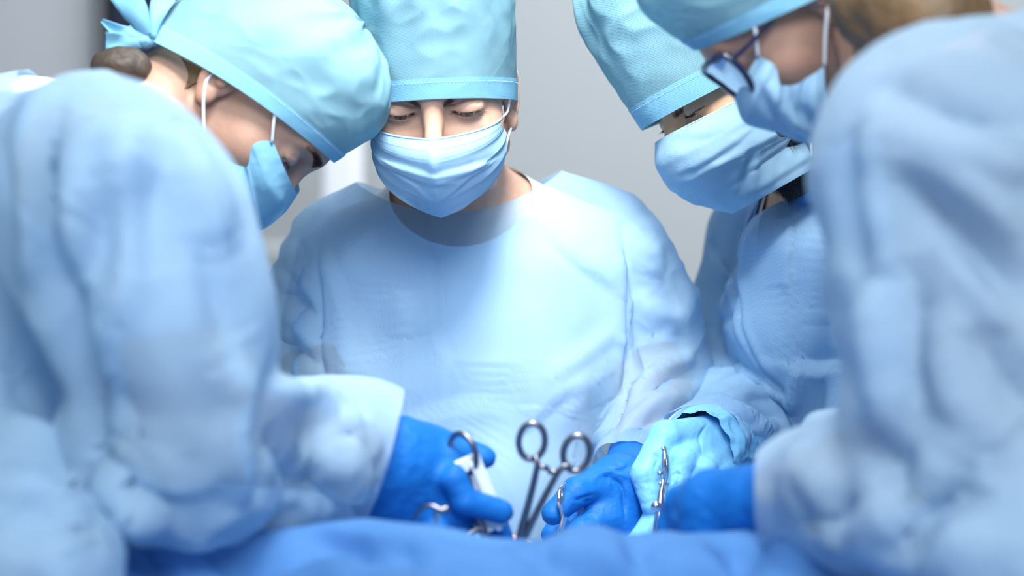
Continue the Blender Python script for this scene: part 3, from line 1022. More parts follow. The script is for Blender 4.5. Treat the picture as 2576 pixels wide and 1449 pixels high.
eyes(A, M['eye_w'], (0, 1, -.42)); lashes(A); brows(A, (1, -1), 1.0, n=260, below=(.000, .32, 0), z0=.0240)
shoes(A, (-.08, 2.33, 0), (0, -1, 0))
gl = hand(A, 'glove', M['glove_b'],
          [rc(1600, 1145, 2.045, .028, 1575, 1225, 1.985, .029)],
          [rc(1560, 1225, 1.975, .028, 1530, 1300, 1.965, .030), rc(1545, 1215, 1.97, .025, 1505, 1225, 1.96, .020), rc(1565, 1260, 1.98, .026, 1550, 1370, 1.97, .028)],
          [[(1520, 1215, 1.96, .018), (1450, 1238, 1.935, .0145), (1392, 1292, 1.925, .0112)],
           [(1520, 1300, 1.95, .018), (1462, 1335, 1.93, .0125), (1405, 1400, 1.925, .010)],
           [(1500, 1240, 1.99, .015), (1425, 1290, 2.0, .0105), (1387, 1345, 1.99, .010)],
           [(1520, 1280, 2.0, .015), (1470, 1305, 2.01, .0105), (1450, 1345, 2.0, .0095)],
           [(1530, 1320, 2.0, .014), (1440, 1318, 1.985, .009), (1432, 1370, 1.975, .009)]],
          h=.0012, wrk=.0005, seed=2, label='royal blue glove pinching forceps',
          strokes=[([(1460, 1262), (1480, 1256), (1500, 1254)], .0018, .0011, 'v'), ([(1462, 1265), (1490, 1268), (1510, 1274)], .0018, .0011, 'v'), ([(1470, 1292), (1485, 1286), (1500, 1290)], .0018, .0010, 'v'),
                   ([(1470, 1330), (1490, 1320), (1510, 1318)], .0015, .0009, 'v'), ([(1500, 1350), (1508, 1330), (1510, 1315)], .0016, .001, 'v'), ([(1515, 1352), (1525, 1330), (1530, 1315)], .0016, .001, 'v'),
                   ([(1520, 1185), (1560, 1200), (1580, 1240), (1586, 1300)], .0025, .002, 'v'), ([(1545, 1190), (1546, 1220)], .001, .0006, 'r'),
                   ([(1500, 1190), (1540, 1175), (1590, 1190)], .003, .0016, 'r'), ([(1530, 1165), (1560, 1170), (1590, 1160)], .0025, .0016, 'v')])
# rolled wrist of the glove
hand(A, 'glove', M['glove_b'], [rc(905, 1370, 2.05, .03, 960, 1420, 2.0, .032)], [rc(960, 1420, 2.0, .032, 1010, 1440, 1.97, .028)],
     [[(1010, 1430, 1.97, .012), (1060, 1450, 1.95, .011), (1080, 1480, 1.95, .01)], [(1000, 1450, 1.97, .012), (1050, 1470, 1.96, .011), (1065, 1500, 1.95, .01)],
      [(1000, 1460, 1.99, .012), (1040, 1490, 1.97, .011), (1045, 1520, 1.96, .01)], [(990, 1470, 2.0, .011), (1020, 1510, 1.99, .01), (1025, 1530, 1.98, .009)], [(980, 1410, 1.97, .013), (1030, 1415, 1.94, .011), (1065, 1435, 1.93, .01)]], h=.003, seed=5)

# ================================================================ bearded surgeon
Bp = Person('person', 'bearded person in tall aqua cap and blue gown, pale blue glove holding a needle holder', (0.36, 2.35, 0))
a = math.radians(27)
Mb = frame((-math.cos(a), 0, -math.sin(a)), (-math.sin(a), 0, math.cos(a)))
Mb = rotz(Mb, math.radians(20))
set_head(Bp, W(1893, 251, 2.09), Mb, .98, .0012, 1.0, closed=.35, chin=(.058, -.068))
bi = [(Rc(Bp.w((0, -.045, -.03)), W(2120, 520, 2.25), .056, .062), 0),
      (rc(2110, 560, 2.25, .06, 1960, 620, 2.37, .05), .05), (rc(2110, 560, 2.25, .06, 2180, 660, 2.12, .05), .05),
      (Es(W(2090, 680, 2.26), W(2130, 1200, 2.3), (.3, 1, 0), (.15, .085), (.14, .08)), .05),
      (Es(W(2130, 1200, 2.3), (.4, 2.33, .88), (.3, 1, 0), (.14, .08), (.15, .10)), .05),
      (rc(1925, 640, 2.36, .045, 1890, 950, 2.31, .042), .02), (rc(1890, 950, 2.31, .040, 1790, 1120, 2.04, .028), .02),
      (rc(2190, 680, 2.10, .048, 2230, 1020, 2.06, .042), .02), (rc(2230, 1020, 2.06, .04, 2080, 1330, 1.93, .028), .02)]
legs(bi, (.4, 2.33, .86), (.42, 2.36, 0), side=(.3, 1, 0))
finish_body(Bp, Body(bi), .005, M['skin_b'])
ti = [(rc(2120, 555, 2.25, .068, 1960, 620, 2.37, .057), .05), (rc(2110, 560, 2.25, .068, 2180, 660, 2.12, .057), .05), (Rc(Bp.w((0, -.06, -.09)), W(2120, 520, 2.25), .064, .073), .03),
      (Es(W(2090, 680, 2.26), W(2130, 1200, 2.3), (.3, 1, 0), (.158, .093), (.148, .088)), .05), (Es(W(2130, 1200, 2.3), (.4, 2.33, .95), (.3, 1, 0), (.148, .088), (.16, .11)), .05)]
nk = W(2050, 430, 2.17); ax = nrm(Bp.w((0, -.045, -.03)) - W(2120, 520, 2.25))
tv, tf = extract(Body(ti), .004)
t1 = clip(tv, tf, half(W(2060, 430, 2.22), -ax, .12))
Bp.part('undershirt', t1[0], t1[1], M['white'])
n_ = normals(tv, tf); s2 = clip(tv + n_ * .004, tf, half(W(2062, 445, 2.22), -ax, .12))
Bp.part('scrub_top', s2[0], s2[1], plain('blue scrub cotton', (.12, .30, .62), .8, bump=.1, bs=200))
gi = [(rc(2115, 585, 2.25, .068, 1965, 625, 2.36, .062), .05), (rc(2110, 575, 2.24, .070, 2180, 660, 2.11, .066), .05),
      (Es(W(2065, 660, 2.22), W(2060, 800, 2.22), (.3, 1, 0), (.170, .088), (.175, .095)), .05),
      (Es(W(2060, 800, 2.22), W(2130, 1050, 2.25), (.3, 1, 0), (.175, .095), (.17, .072)), .03),
      (Es(W(2130, 1050, 2.25), (.40, 2.33, .5), (.3, 1, 0), (.17, .072), (.20, .14)), .04)]
sl = [(rc(1915, 600, 2.37, .066, 1890, 780, 2.34, .066), .0), (rc(1890, 780, 2.34, .066, 1885, 950, 2.29, .064), .02), (rc(1885, 950, 2.29, .062, 1860, 1110, 2.12, .056), .02), (rc(1860, 1110, 2.12, .056, 1775, 1130, 2.035, .046), .02)]
sr = [(rc(2195, 680, 2.09, .060, 2235, 1020, 2.06, .056), .0), (rc(2235, 1020, 2.06, .054, 2090, 1320, 1.94, .042), .03)]
gw = Multi([Body(gi), Body(sl), Body(sr)], .010)
gv, gf = extract(gw, .0034)
B_strokes = [

    ([(1860, 560), (1850, 700), (1860, 830), (1905, 930), (1980, 1010)], .006, .006, 'v'),
    ([(1870, 600), (1855, 760), (1880, 880), (1950, 970)], .010, .006, 'r'),
    ([(1990, 530), (1985, 700), (1990, 870), (2000, 930)], .012, .004, 's'), ([(2060, 560), (2040, 700), (2050, 820)], .02, .005, 'r'),
    ([(1960, 540), (2000, 500), (2060, 480)], .012, .004, 'v'),
    ([(2000, 930), (2080, 925), (2150, 915)], .012, .010, 's'), ([(2000, 930), (1990, 1010), (1980, 1100)], .008, .006, 'r'),
    ([(1960, 700), (1965, 850), (1990, 920)], .02, .005, 'v'), ([(2120, 640), (2130, 760), (2110, 880)], .02, .005, 'v'),
    ([(1785, 560), (1800, 640), (1830, 720), (1850, 800)], .010, .004, 's'), ([(1780, 600), (1800, 700), (1840, 850)], .012, .005, 'r'),
    ([(1755, 815), (1790, 820), (1840, 800)], .006, .004, 'v'), ([(1770, 925), (1850, 930), (1900, 960)], .010, .006, 's'),
    ([(1840, 1000), (1880, 985), (1940, 990), (1975, 1010)], .007, .007, 'r'), ([(1850, 1020), (1900, 1030), (1970, 1050)], .006, .006, 'v'),
    ([(1780, 1000), (1850, 1030), (1900, 1060), (1950, 1130)], .007, .007, 'r'), ([(1770, 1040), (1850, 1080), (1890, 1170)], .006, .006, 'v'),
    ([(1830, 1040), (1870, 1090), (1890, 1160)], .006, .006, 'r'), ([(1720, 1040), (1780, 1060), (1830, 1100)], .007, .004, 'r')]
gv = folds(gv, gf, [(a_, b_, c_ * 1.5, d_) for a_, b_, c_, d_ in B_strokes])
gv = ruffle(gv, gf, .0036, (.075, .075, .16), 13)
gv = ruffle(gv, gf, .0065, (.055, .06, .035), 18, mask=lambda q: np.clip((1.18 - q[:, 2]) / .04, 0, 1) * np.clip((.30 - q[:, 0]) / .03, 0, 1))
gv, gf = clip(gv, gf, half(W(2065, 465, 2.22), -ax, .12))
gv, gf = clip(gv, gf, half(W(1755, 1132, 2.02), W(1860, 1110, 2.12) - W(1775, 1130, 2.035)))
Bp.part('gown', gv, gf, M['gown_b'])
cap(Bp, edge=(.024, .0, 0), rx=(.083, .093, .092), ry=(.126, .138, .122), rb=(.108, .115, .11), hgt=.205, top=.6, seed=8, wr=.0030, gather=.0045, band_h=.026, lean=.04)
mg = mask_grid([(.119, .005), (.130, -.018), (.127, -.044), (.113, -.071), (.078, -.098)],
               [(.071, .018, .003), (.074, .032, -.018), (.073, .034, -.034), (.070, .028, -.050), (.063, .004, -.056), (.058, .000, -.094)], pleat=.0024)
mv, mf = sheet(mg); mv = Bp.w(mv)
mv = folds(mv, mf, [([(1880, 340), (1830, 385), (1760, 430), (1725, 445)], .005, .0026, 's'), ([(1890, 380), (1870, 440), (1850, 500)], .005, .002, 's'),
                    ([(1915, 390), (1905, 440), (1895, 500)], .004, .003, 'r'), ([(1900, 395), (1880, 430), (1860, 470)], .004, .003, 'v'), ([(1700, 350), (1760, 345), (1850, 330)], .006, .002, 'v'),
                    ([(1940, 400), (1950, 450), (1930, 490)], .006, .002, 'r'), ([(1760, 440), (1820, 420), (1870, 400)], .005, .002, 'r')])
mv = ruffle(mv, mf, .0012, (.03, .03, .03), 4)
mo_ = Bp.part('mask', mv, mf, M['mask'])
hv, hf = tube(mg[0], [.0010] * len(mg[0]), 6, .003); Bp.part('nose_hem', Bp.w(hv), hf, M['mask_hem'], mo_)
ear_loops(Bp, mo_, [[(sx * .069, .022, .007), (sx * .072, .018, .022), (sx * .0735, .012, .036), (sx * .078, -.01, .036), (sx * .082, -.028, .02), (sx * .081, -.022, -.008), (sx * .072, -.01, -.045), (sx * .062, .002, -.084)] for sx in (1, -1)])
bf = lambda q: np.minimum.reduce([-.012 - .25 * (q[:, 1] - .03) - q[:, 2] * 1.0, (q[:, 2] + .115) * 2, (q[:, 1] + .008) + .4 * (-q[:, 2] - .03), .034 - q[:, 1]])
sv, sf = shell(Bp, bf, lambda q: .0022 + 0 * q[:, 0]); Bp.part('beard', Bp.w(sv), sf, M['hair_b'])
R = random.Random(3); hs = []
lv, lf = Bp.hl; cand = np.where((bf(lv) > .001) & (lv[:, 0] < .01) | (bf(lv) > .001) & (lv[:, 0] > -.01))[0]; ln_ = normals(lv, lf); cand = cand[lv[cand, 1] < .022]
for i in R.sample(list(cand), min(2600, len(cand))):
    hs.append((lv[i], nrm(ln_[i] + V(0, -.4, -.9)), V(0, 0, -.2), R.uniform(.005, .010)))
sv, sf = strands(hs, .00022); Bp.part('beard_hair', Bp.w(sv), sf, M['hair_b'])
eyes(Bp, M['eye_b'], (0, 1, -.6)); lashes(Bp, ln=.006, count=44); brows(Bp, (1, -1), 1.1, n=260, ln=.010, below=(.024, 0, 0), z0=.0200)
shoes(Bp, (.42, 2.36, 0), (-1, -.3, 0))
gc = hand(Bp, 'glove', M['glove_c'],
          [rc(1850, 1120, 2.055, .036, 1800, 1130, 2.03, .037)],
          [rc(1805, 1118, 2.035, .030, 1765, 1115, 2.02, .023), rc(1805, 1155, 2.035, .030, 1785, 1190, 2.03, .025), rc(1722, 1290, 2.0, .015, 1790, 1215, 2.03, .022)],
          [[(1775, 1090, 2.01, .017), (1674, 1100, 1.962, .0162), (1624, 1192, 1.945, .0145), (1640, 1266, 1.94, .0115)],
           [(1795, 1112, 2.01, .0150), (1718, 1158, 1.947, .0122), (1692, 1240, 1.938, .0112), (1694, 1300, 1.945, .0105)],
           [(1815, 1140, 2.01, .0145), (1772, 1182, 1.950, .0116), (1742, 1256, 1.942, .0108), (1740, 1320, 1.95, .010)],
           [(1830, 1165, 2.01, .0135), (1818, 1206, 1.958, .0105), (1790, 1260, 1.955, .011), (1785, 1320, 1.96, .010)],
           [(1740, 1290, 1.98, .018), (1650, 1315, 1.945, .0145), (1605, 1372, 1.94, .0125), (1590, 1420, 1.94, .011)]],
          h=.0012, wrk=.0007, seed=7, label='pale blue latex glove closed around the needle holder',
          strokes=[([(1650, 1130), (1665, 1150), (1655, 1175)], .0022, .0010, 'v'), ([(1680, 1190), (1700, 1180), (1715, 1200)], .0018, .0011, 'v'), ([(1685, 1220), (1705, 1205), (1720, 1215)], .0018, .0011, 'v'),
                   ([(1640, 1180), (1645, 1220), (1642, 1260)], .002, .0008, 'v'), ([(1790, 1060), (1770, 1090), (1775, 1130)], .002, .001, 'v')])
# bunched wrist of the pale glove inside the sleeve end
cv, cf = extract(Body([(rc(1812, 1125, 2.045, .040, 1775, 1130, 2.015, .041), 0)]), .002)
cv = ruffle(cv, cf, .006, (.022, .022, .022), 4)
cv, cf = clip(cv, cf, half(W(1740, 1130, 2.0), W(1812, 1125, 2.045) - W(1775, 1130, 2.015)))
Bp.part('glove_cuff', cv, cf, M['glove_c'], gc)
dirn = nrm(W(1860, 1110, 2.12) - W(1775, 1130, 2.035)); u_ = nrm(np.cross(dirn, V(0, 0, 1))); w_ = np.cross(dirn, u_)
ring = [W(1765, 1131, 2.022) + .0455 * (math.cos(t) * u_ + math.sin(t) * w_) for t in np.linspace(0, 2 * PI, 30, endpoint=False)]
rv, rf = tube(ring, [.0013] * 31, 8, .004, closed=True); Bp.part('glove_rim', rv, rf, M['elastic'], gc)
# ================================================================ surgeon at the left, side on, cap tied at the nape
Lp = Person('person', 'person in blue gown bent over the table, aqua cap knotted at the nape', (-0.62, 1.75, 0))
a = math.radians(-62)
Ml = frame((math.cos(a), 0, math.sin(a)), (-math.sin(a), 0, math.cos(a)))
Ml = rotz(Ml, math.radians(0))
set_head(Lp, W(596, 232, 1.925), Ml, .97, .0016, .98, closed=.6, nape=((0, -.022, -.02), (0, -.022, -.075), .047))
Cn = W(180, 430, 1.82)
bi = [(Rc(Lp.w((0, -.024, -.04)), Cn, .050, .052), 0),
      (Rc(Cn, W(270, 460, 1.56), .055, .05), .05), (Rc(Cn, W(250, 470, 2.0), .055, .05), .05),
      (Es(W(160, 480, 1.83), W(-80, 1150, 1.85), (0, 1, 0), (.145, .075), (.13, .08)), .05),
      (Es(W(-80, 1150, 1.85), (-.62, 1.82, .88), (0, 1, 0), (.13, .08), (.15, .10)), .05),
      (rc(340, 470, 1.52, .052, 430, 1060, 1.53, .045), .02), (rc(430, 1060, 1.53, .043, 950, 1170, 1.72, .029), .02),
      (rc(330, 480, 2.02, .05, 480, 1050, 2.03, .042), .02), (rc(480, 1050, 2.03, .04, 800, 1400, 1.98, .028), .02)]
legs(bi, (-.62, 1.82, .86), (-.62, 1.82, 0), side=(0, 1, 0))
finish_body(Lp, Body(bi), .006, M['skin_l'])
gi = [(Es(W(170, 470, 1.82), W(10, 900, 1.84), (0, 1, 0), (.18, .088), (.17, .100)), 0),
      (Es(W(10, 900, 1.84), W(-150, 1350, 1.84), (0, 1, 0), (.17, .100), (.17, .10)), .04),
      (Es(W(-150, 1350, 1.84), (-.66, 1.82, .5), (0, 1, 0), (.17, .10), (.22, .15)), .04),
      (rc(60, 420, 1.64, .062, 230, 400, 1.60, .065), .05), (rc(-20, 520, 1.62, .050, -15, 1130, 1.59, .046), .03),
      (rc(40, 1330, 1.45, .045, 120, 1460, 1.43, .052), .03), (rc(-10, 1150, 1.56, .047, 30, 1340, 1.46, .05), .03), (rc(-60, 1500, 1.5, .1, -60, 1700, 1.55, .12), .03),
      (rc(60, 400, 1.80, .074, -20, 420, 1.80, .078), .04)]
sl = [(rc(245, 490, 1.50, .086, 335, 610, 1.50, .083), 0), (rc(335, 610, 1.50, .083, 402, 800, 1.50, .079), .03), (rc(402, 800, 1.50, .078, 440, 1085, 1.52, .077), .03),
      (rc(440, 1100, 1.53, .072, 640, 1150, 1.62, .050), .03), (rc(640, 1140, 1.62, .048, 760, 1130, 1.66, .050), .03), (rc(790, 1125, 1.67, .054, 930, 1130, 1.71, .056), .02),
      (rc(560, 1230, 1.58, .03, 640, 1290, 1.62, .028), .03)]
sr = [(rc(310, 470, 2.02, .07, 470, 1040, 2.04, .06), 0), (rc(470, 1040, 2.04, .06, 790, 1380, 1.99, .04), .03)]
gw = Multi([Body(gi), Body(sl), Body(sr)], .008)
gv, gf = extract(gw, .0048)
FB = [
    ([(110, 240), (90, 400), (75, 560), (70, 700)], .010, .007, 'r'), ([(135, 300), (110, 480), (120, 700), (170, 900)], .012, .010, 'v'),
    ([(300, 380), (330, 520), (300, 700), (260, 820)], .018, .007, 'r'), ([(260, 420), (240, 600), (230, 760)], .015, .010, 'v'),
    ([(430, 330), (520, 480), (560, 640)], .02, .007, 'r'), ([(340, 300), (300, 420), (180, 560)], .02, .008, 'r'),
    ([(400, 420), (380, 560), (420, 700)], .02, .007, 'v'), ([(520, 560), (560, 720), (600, 880)], .02, .007, 'v'),
    ([(150, 700), (165, 900), (205, 1080), (200, 1180)], .018, .020, 'v'),
    ([(250, 960), (330, 1060), (300, 1160)], .02, .007, 'v'), ([(250, 1180), (350, 1290), (330, 1240)], .015, .008, 'r'), ([(230, 1150), (330, 1230), (440, 1270)], .015, .008, 'v'),
    ([(560, 900), (600, 1000), (590, 1140), (620, 1260)], .014, .008, 'r'), ([(640, 1020), (660, 1130), (650, 1240)], .012, .012, 'v'),
    ([(700, 985), (760, 1020), (840, 1020), (920, 1110)], .012, .011, 'r'), ([(820, 1010), (880, 1020), (900, 1070)], .012, .010, 'v'),
    ([(690, 1080), (720, 1160), (720, 1250)], .014, .008, 'v'), ([(850, 1100), (870, 1200), (900, 1250)], .014, .007, 'r'), ([(780, 1200), (850, 1260), (910, 1270)], .012, .008, 'v'),
    ([(0, 1150), (120, 1150), (190, 1240)], .02, .010, 'v'), ([(0, 900), (60, 960), (140, 1000)], .02, .007, 'v'), ([(0, 1230), (120, 1290), (190, 1400)], .02, .009, 'r'), ([(0, 1060), (80, 1100), (150, 1100)], .015, .007, 'r'),
    ([(60, 1260), (150, 1330), (240, 1340)], .015, .008, 'v')]
gv = folds(gv, gf, [(a_, b_, c_ * 2.4, d_) for a_, b_, c_, d_ in FB])
gv = ruffle(gv, gf, .009, (.09, .09, .17), 23)
gv = ruffle(gv, gf, .007, (.06, .06, .05), 29, mask=lambda q: np.clip((1.16 - q[:, 2]) / .05, 0, 1))
gv, gf = clip(gv, gf, half(W(962, 1150, 1.72), (-1, -.12, .30)))
gv, gf = clip(gv, gf, half(W(110, 370, 1.82), (-1, 0, -.15), .10))
Lp.part('gown', gv, gf, M['gown_l'])
ti = [(rc(190, 375, 1.82, .060, 40, 385, 1.82, .072), 0), (Es(W(160, 480, 1.83), W(-80, 1150, 1.85), (0, 1, 0), (.152, .081), (.137, .086)), .04), (rc(340, 470, 1.52, .059, 380, 700, 1.52, .060), .03)]
tv, tf = extract(Body(ti), .006); tv, tf = clip(tv, tf, half(W(205, 370, 1.82), (-1, 0, -.1), .10))
Lp.part('undershirt', tv, tf, M['white'])
cap(Lp, edge=(.003, .58, -1.1), rx=(.086, .087, .084), ry=(.106, .104, .094), rb=(.106, .110, .100), hgt=.138, top=.42, seed=5, wr=.0022, gather=.0040, band_h=.02)
cp = [c for c in Lp.root.children if c.name.startswith('cap')][0]
# knot and loose tails at the nape
kc = (368, 98, 1.87)
kv, kf = extract(Body([(El(W(*kc), (.013, .010, .008)), 0), (El(W(356, 101, 1.865), (.008, .009, .0075)), .004)]), .0015); kv = ruffle(kv, kf, .0012, .008, 3)
Lp.part('knot', kv, kf, M['band'], cp)
def tail(pts, w, name='tie_tail'):
    P_ = np.array([W(*q) for q in pts]); Q = cat(P_, .004); T = np.gradient(Q, axis=0); s = np.cross(T, V(0, 1, .25)); s /= np.linalg.norm(s, axis=1, keepdims=True)
    t = np.linspace(0, 1, len(Q)); ww = np.interp(t, np.linspace(0, 1, len(w)), w)
    G = np.array([[Q[i] + s[i] * ww[i] * k + V(0, 1, 0) * .006 * (k * k - .3) * math.sin(3 * t[i] * 2) for k in np.linspace(-1, 1, 9)] for i in range(len(Q))])
    v, f = sheet(G); o = Lp.part(name, v, f, M['band'], cp); thicken(o, .0006)
tail([(372, 92, 1.86), (345, 40, 1.85), (310, -30, 1.85), (300, -90, 1.86)], [.004, .012, .016, .014])
tail([(380, 95, 1.86), (388, 50, 1.86), (410, 0, 1.87), (440, -40, 1.88)], [.004, .007, .011, .010])
tail([(362, 98, 1.86), (310, 85, 1.85), (256, 52, 1.85)], [.005, .008, .002])
tail([(362, 103, 1.86), (310, 106, 1.85), (266, 104, 1.85)], [.006, .009, .0085])
mg = mask_grid([(.117, .006), (.129, -.018), (.132, -.045), (.124, -.078), (.100, -.102)],
               [(.060, .066, .013), (.068, .062, -.004), (.062, .077, -.022), (.062, .055, -.036), (.070, .030, -.040)], pleat=.0022)
mv, mf = sheet(mg); mv = Lp.w(mv)
mv = folds(mv, mf, [([(620, 430), (640, 500), (650, 560)], .006, .003, 'v'), ([(640, 430), (690, 500), (720, 540)], .008, .003, 'r'), ([(600, 430), (620, 520)], .006, .003, 'r')])
mo_ = Lp.part('mask', mv, mf, M['mask_l'])
ear_loops(Lp, mo_, [[(sx * .063, .068, .012), (sx * .073, .052, .024), (sx * .0765, .036, .036), (sx * .075, .006, .042), (sx * .0745, -.020, .022), (sx * .0785, -.014, -.010), (sx * .080, -.002, -.022), (sx * .0755, .016, -.033), (sx * .070, .030, -.040)] for sx in (1, -1)], .0016)
eyes(Lp, M['eye_b'], (0, 1, -.6)); lashes(Lp, (1,), ln=.012, count=60); brows(Lp, (1,), 1.5, n=300, ln=.009, below=(.003, .58, -1.1))
hg = lambda q: np.minimum.reduce([.001 + .58 * q[:, 1] - 1.1 * q[:, 1] ** 2 - q[:, 2], -.020 - q[:, 1] - .15 * q[:, 2], q[:, 2] + .085 + .3 * q[:, 1]])
sv, sf = shell(Lp, hg, lambda q: .003 + .004 * np.clip(-(q[:, 1] + .03) / .05, 0, 1)); Lp.part('hair', Lp.w(sv), sf, M['hair_brown'])
bn, bnf = extract(Body([(El(W(305, 168, 1.85), (.026, .022, .018)), 0)]), .003); bn = ruffle(bn, bnf, .003, .02, 6); Lp.part('hair_bun', bn, bnf, M['hair_dark'])
shoes(Lp, (-.62, 1.82, 0), (1, 0, 0))
hand(Lp, 'glove', M['glove_b'],
     [rc(950, 1170, 1.72, .040, 1010, 1180, 1.73, .036)],
     [rc(1010, 1120, 1.73, .024, 1080, 1140, 1.74, .022), rc(1000, 1180, 1.73, .038, 1080, 1200, 1.74, .030), rc(980, 1260, 1.73, .030, 1080, 1270, 1.74, .026)],
     [[(1070, 1115, 1.745, .017), (1140, 1130, 1.75, .014), (1205, 1148, 1.75, .0105), (1218, 1150, 1.75, .010)],
      [(1080, 1150, 1.74, .017), (1130, 1160, 1.73, .0145), (1165, 1150, 1.74, .012)],
      [(1080, 1200, 1.73, .016), (1140, 1205, 1.71, .012), (1170, 1262, 1.71, .0115), (1262, 1287, 1.72, .0100)],
      [(1080, 1250, 1.73, .016), (1150, 1290, 1.73, .0125), (1165, 1360, 1.74, .011)],
      [(1060, 1290, 1.73, .016), (1100, 1330, 1.72, .012), (1105, 1390, 1.73, .011)],
      [(1150, 1270, 1.745, .012), (1240, 1300, 1.75, .0110), (1268, 1370, 1.755, .0095)]],
     h=.0022, wrk=.0010, seed=11, label='royal blue glove gripping a clamp and a white retractor')
hand(Lp, 'glove', M['glove_b'], [rc(790, 1390, 1.98, .032, 840, 1440, 1.95, .034)], [rc(840, 1440, 1.95, .034, 900, 1460, 1.93, .03)],
     [[(900, 1440 + 12 * k, 1.92 + .01 * k, .013), (960, 1450 + 14 * k, 1.91 + .01 * k, .011), (980, 1480 + 14 * k, 1.91 + .01 * k, .010)] for k in range(4)] + [[(870, 1430, 1.91, .014), (920, 1432, 1.88, .012), (950, 1450, 1.87, .010)]], h=.003, seed=4)

# ================================================================ surgeon at the right with glasses
Rp = Person('person', 'person wearing dark rimmed glasses, their pale blue sleeve filling the right edge', (0.62, 1.55, 0))
a = math.radians(54)
Mr = frame((-math.cos(a), 0, -math.sin(a)), (-math.sin(a), 0, math.cos(a)))
Mr = rotz(Mr, math.radians(-14))
set_head(Rp, W(2051, -8, 1.73), Mr, .96, .0016, 1.0, closed=.6)
Cn = W(2390, 270, 1.62)
bi = [(Rc(Rp.w((0, -.045, -.035)), Cn, .050, .060), 0), (Rc(Rp.w((0, -.062, -.01)), W(2300, 90, 1.66), .048, .054), .04),
      (Rc(Cn, W(2400, 330, 1.46), .06, .05), .05), (Rc(Cn, W(2440, 330, 1.85), .06, .05), .05),
      (Es(W(2560, 350, 1.65), W(2760, 1050, 1.67), (0, 1, 0), (.17, .09), (.15, .09)), .05),
      (Es(W(2760, 1050, 1.67), (.64, 1.65, .88), (0, 1, 0), (.15, .09), (.16, .10)), .05),
      (rc(2410, 400, 1.43, .052, 2470, 1080, 1.41, .045), .02), (rc(2470, 1080, 1.41, .043, 1960, 1260, 1.56, .029), .02),
      (rc(2440, 400, 1.87, .05, 2480, 1000, 1.84, .042), .02), (rc(2480, 1000, 1.84, .04, 2180, 1350, 1.76, .028), .02)]
legs(bi, (.64, 1.65, .86), (.64, 1.65, 0), side=(0, 1, 0))
finish_body(Rp, Body(bi), .006, M['skin_r'])
gi = [(Es(W(2600, 400, 1.62), W(2720, 900, 1.65), (0, 1, 0), (.20, .085), (.2, .10)), 0),
      (Es(W(2740, 900, 1.65), (.70, 1.65, .5), (0, 1, 0), (.2, .10), (.22, .15)), .04), (rc(2480, 330, 1.46, .08, 2640, 300, 1.50, .08), .05)]
sl = [(rc(2405, 405, 1.42, .1, 2480, 800, 1.40, .093), 0), (rc(2480, 800, 1.40, .093, 2480, 1130, 1.40, .086), .03),
      (rc(2460, 1180, 1.40, .080, 2200, 1250, 1.47, .055), .04), (rc(2200, 1250, 1.47, .053, 2040, 1245, 1.54, .045), .03),
      (rc(2400, 1330, 1.36, .05, 2560, 1420, 1.34, .07), .04)]
sr = [(rc(2450, 400, 1.86, .068, 2480, 1000, 1.84, .058), 0), (rc(2480, 1000, 1.84, .055, 2160, 1150, 1.74, .035), .03), (rc(2155, 1086, 1.70, .022, 2078, 1092, 1.69, .019), .01), (rc(2100, 1130, 1.74, .02, 2200, 1380, 1.76, .036), .03)]
gw = Multi([Body(gi), Body(sl), Body(sr)], .008)
gv, gf = extract(gw, .0048)
FB = [
    ([(2230, 380), (2400, 480), (2576, 620)], .014, .012, 'r'), ([(2230, 290), (2400, 360), (2576, 430)], .014, .009, 'r'), ([(2250, 430), (2400, 560), (2576, 720)], .016, .010, 'v'),
    ([(2230, 240), (2380, 300), (2560, 320)], .015, .008, 'v'), ([(2200, 330), (2215, 500), (2235, 700)], .018, .008, 'r'), ([(2160, 320), (2150, 500), (2190, 700)], .016, .006, 'v'),
    ([(2260, 640), (2300, 850), (2300, 1000)], .02, .009, 'v'), ([(2210, 700), (2220, 900), (2240, 1080)], .018, .008, 'r'),
    ([(2380, 560), (2480, 700), (2570, 840)], .015, .008, 's'), ([(2330, 760), (2400, 950), (2500, 1120)], .02, .008, 'r'), ([(2450, 800), (2500, 950), (2570, 1060)], .02, .009, 'v'),
    ([(2000, 1170), (2100, 1250), (2110, 1350)], .018, .009, 'r'), ([(2060, 1300), (2150, 1310), (2280, 1260)], .015, .009, 'v'), ([(2100, 1370), (2250, 1280), (2380, 1130)], .015, .010, 'r'),
    ([(2180, 1120), (2260, 1180), (2300, 1250)], .018, .009, 'v'), ([(2250, 1370), (2380, 1260), (2480, 1200)], .02, .010, 'v'), ([(2300, 1430), (2430, 1370), (2560, 1350)], .02, .009, 'r')]
gv = folds(gv, gf, [(a_, b_, c_ * 2.4, d_) for a_, b_, c_, d_ in FB])
gv = ruffle(gv, gf, .009, (.10, .12, .12), 43)
gv = ruffle(gv, gf, .006, (.06, .06, .05), 49, mask=lambda q: np.clip((1.16 - q[:, 2]) / .05, 0, 1))
gv, gf = clip(gv, gf, half(W(1912, 1240, 1.57), (1, -.2, .02)))
gv, gf = clip(gv, gf, half(Cn + V(.0, 0, .04), (.8, 0, -.55), .11))
Rp.part('gown', gv, gf, M['gown_r'])
cap(Rp, edge=(.003, .56, 0), rx=(.085, .087, .082), ry=(.102, .106, .10), rb=(.102, .10, .09), hgt=.15, top=.4, seed=6, wr=.0026, gather=.004, band_h=.02)
mg = mask_grid([(.117, .004), (.129, -.018), (.120, -.043), (.111, -.074), (.092, -.102)],
               [(.060, .068, .012), (.069, .066, -.004), (.064, .076, -.022), (.062, .060, -.034), (.070, .040, -.040)], pleat=.0022)
mv, mf = sheet(mg); mv = Rp.w(mv)
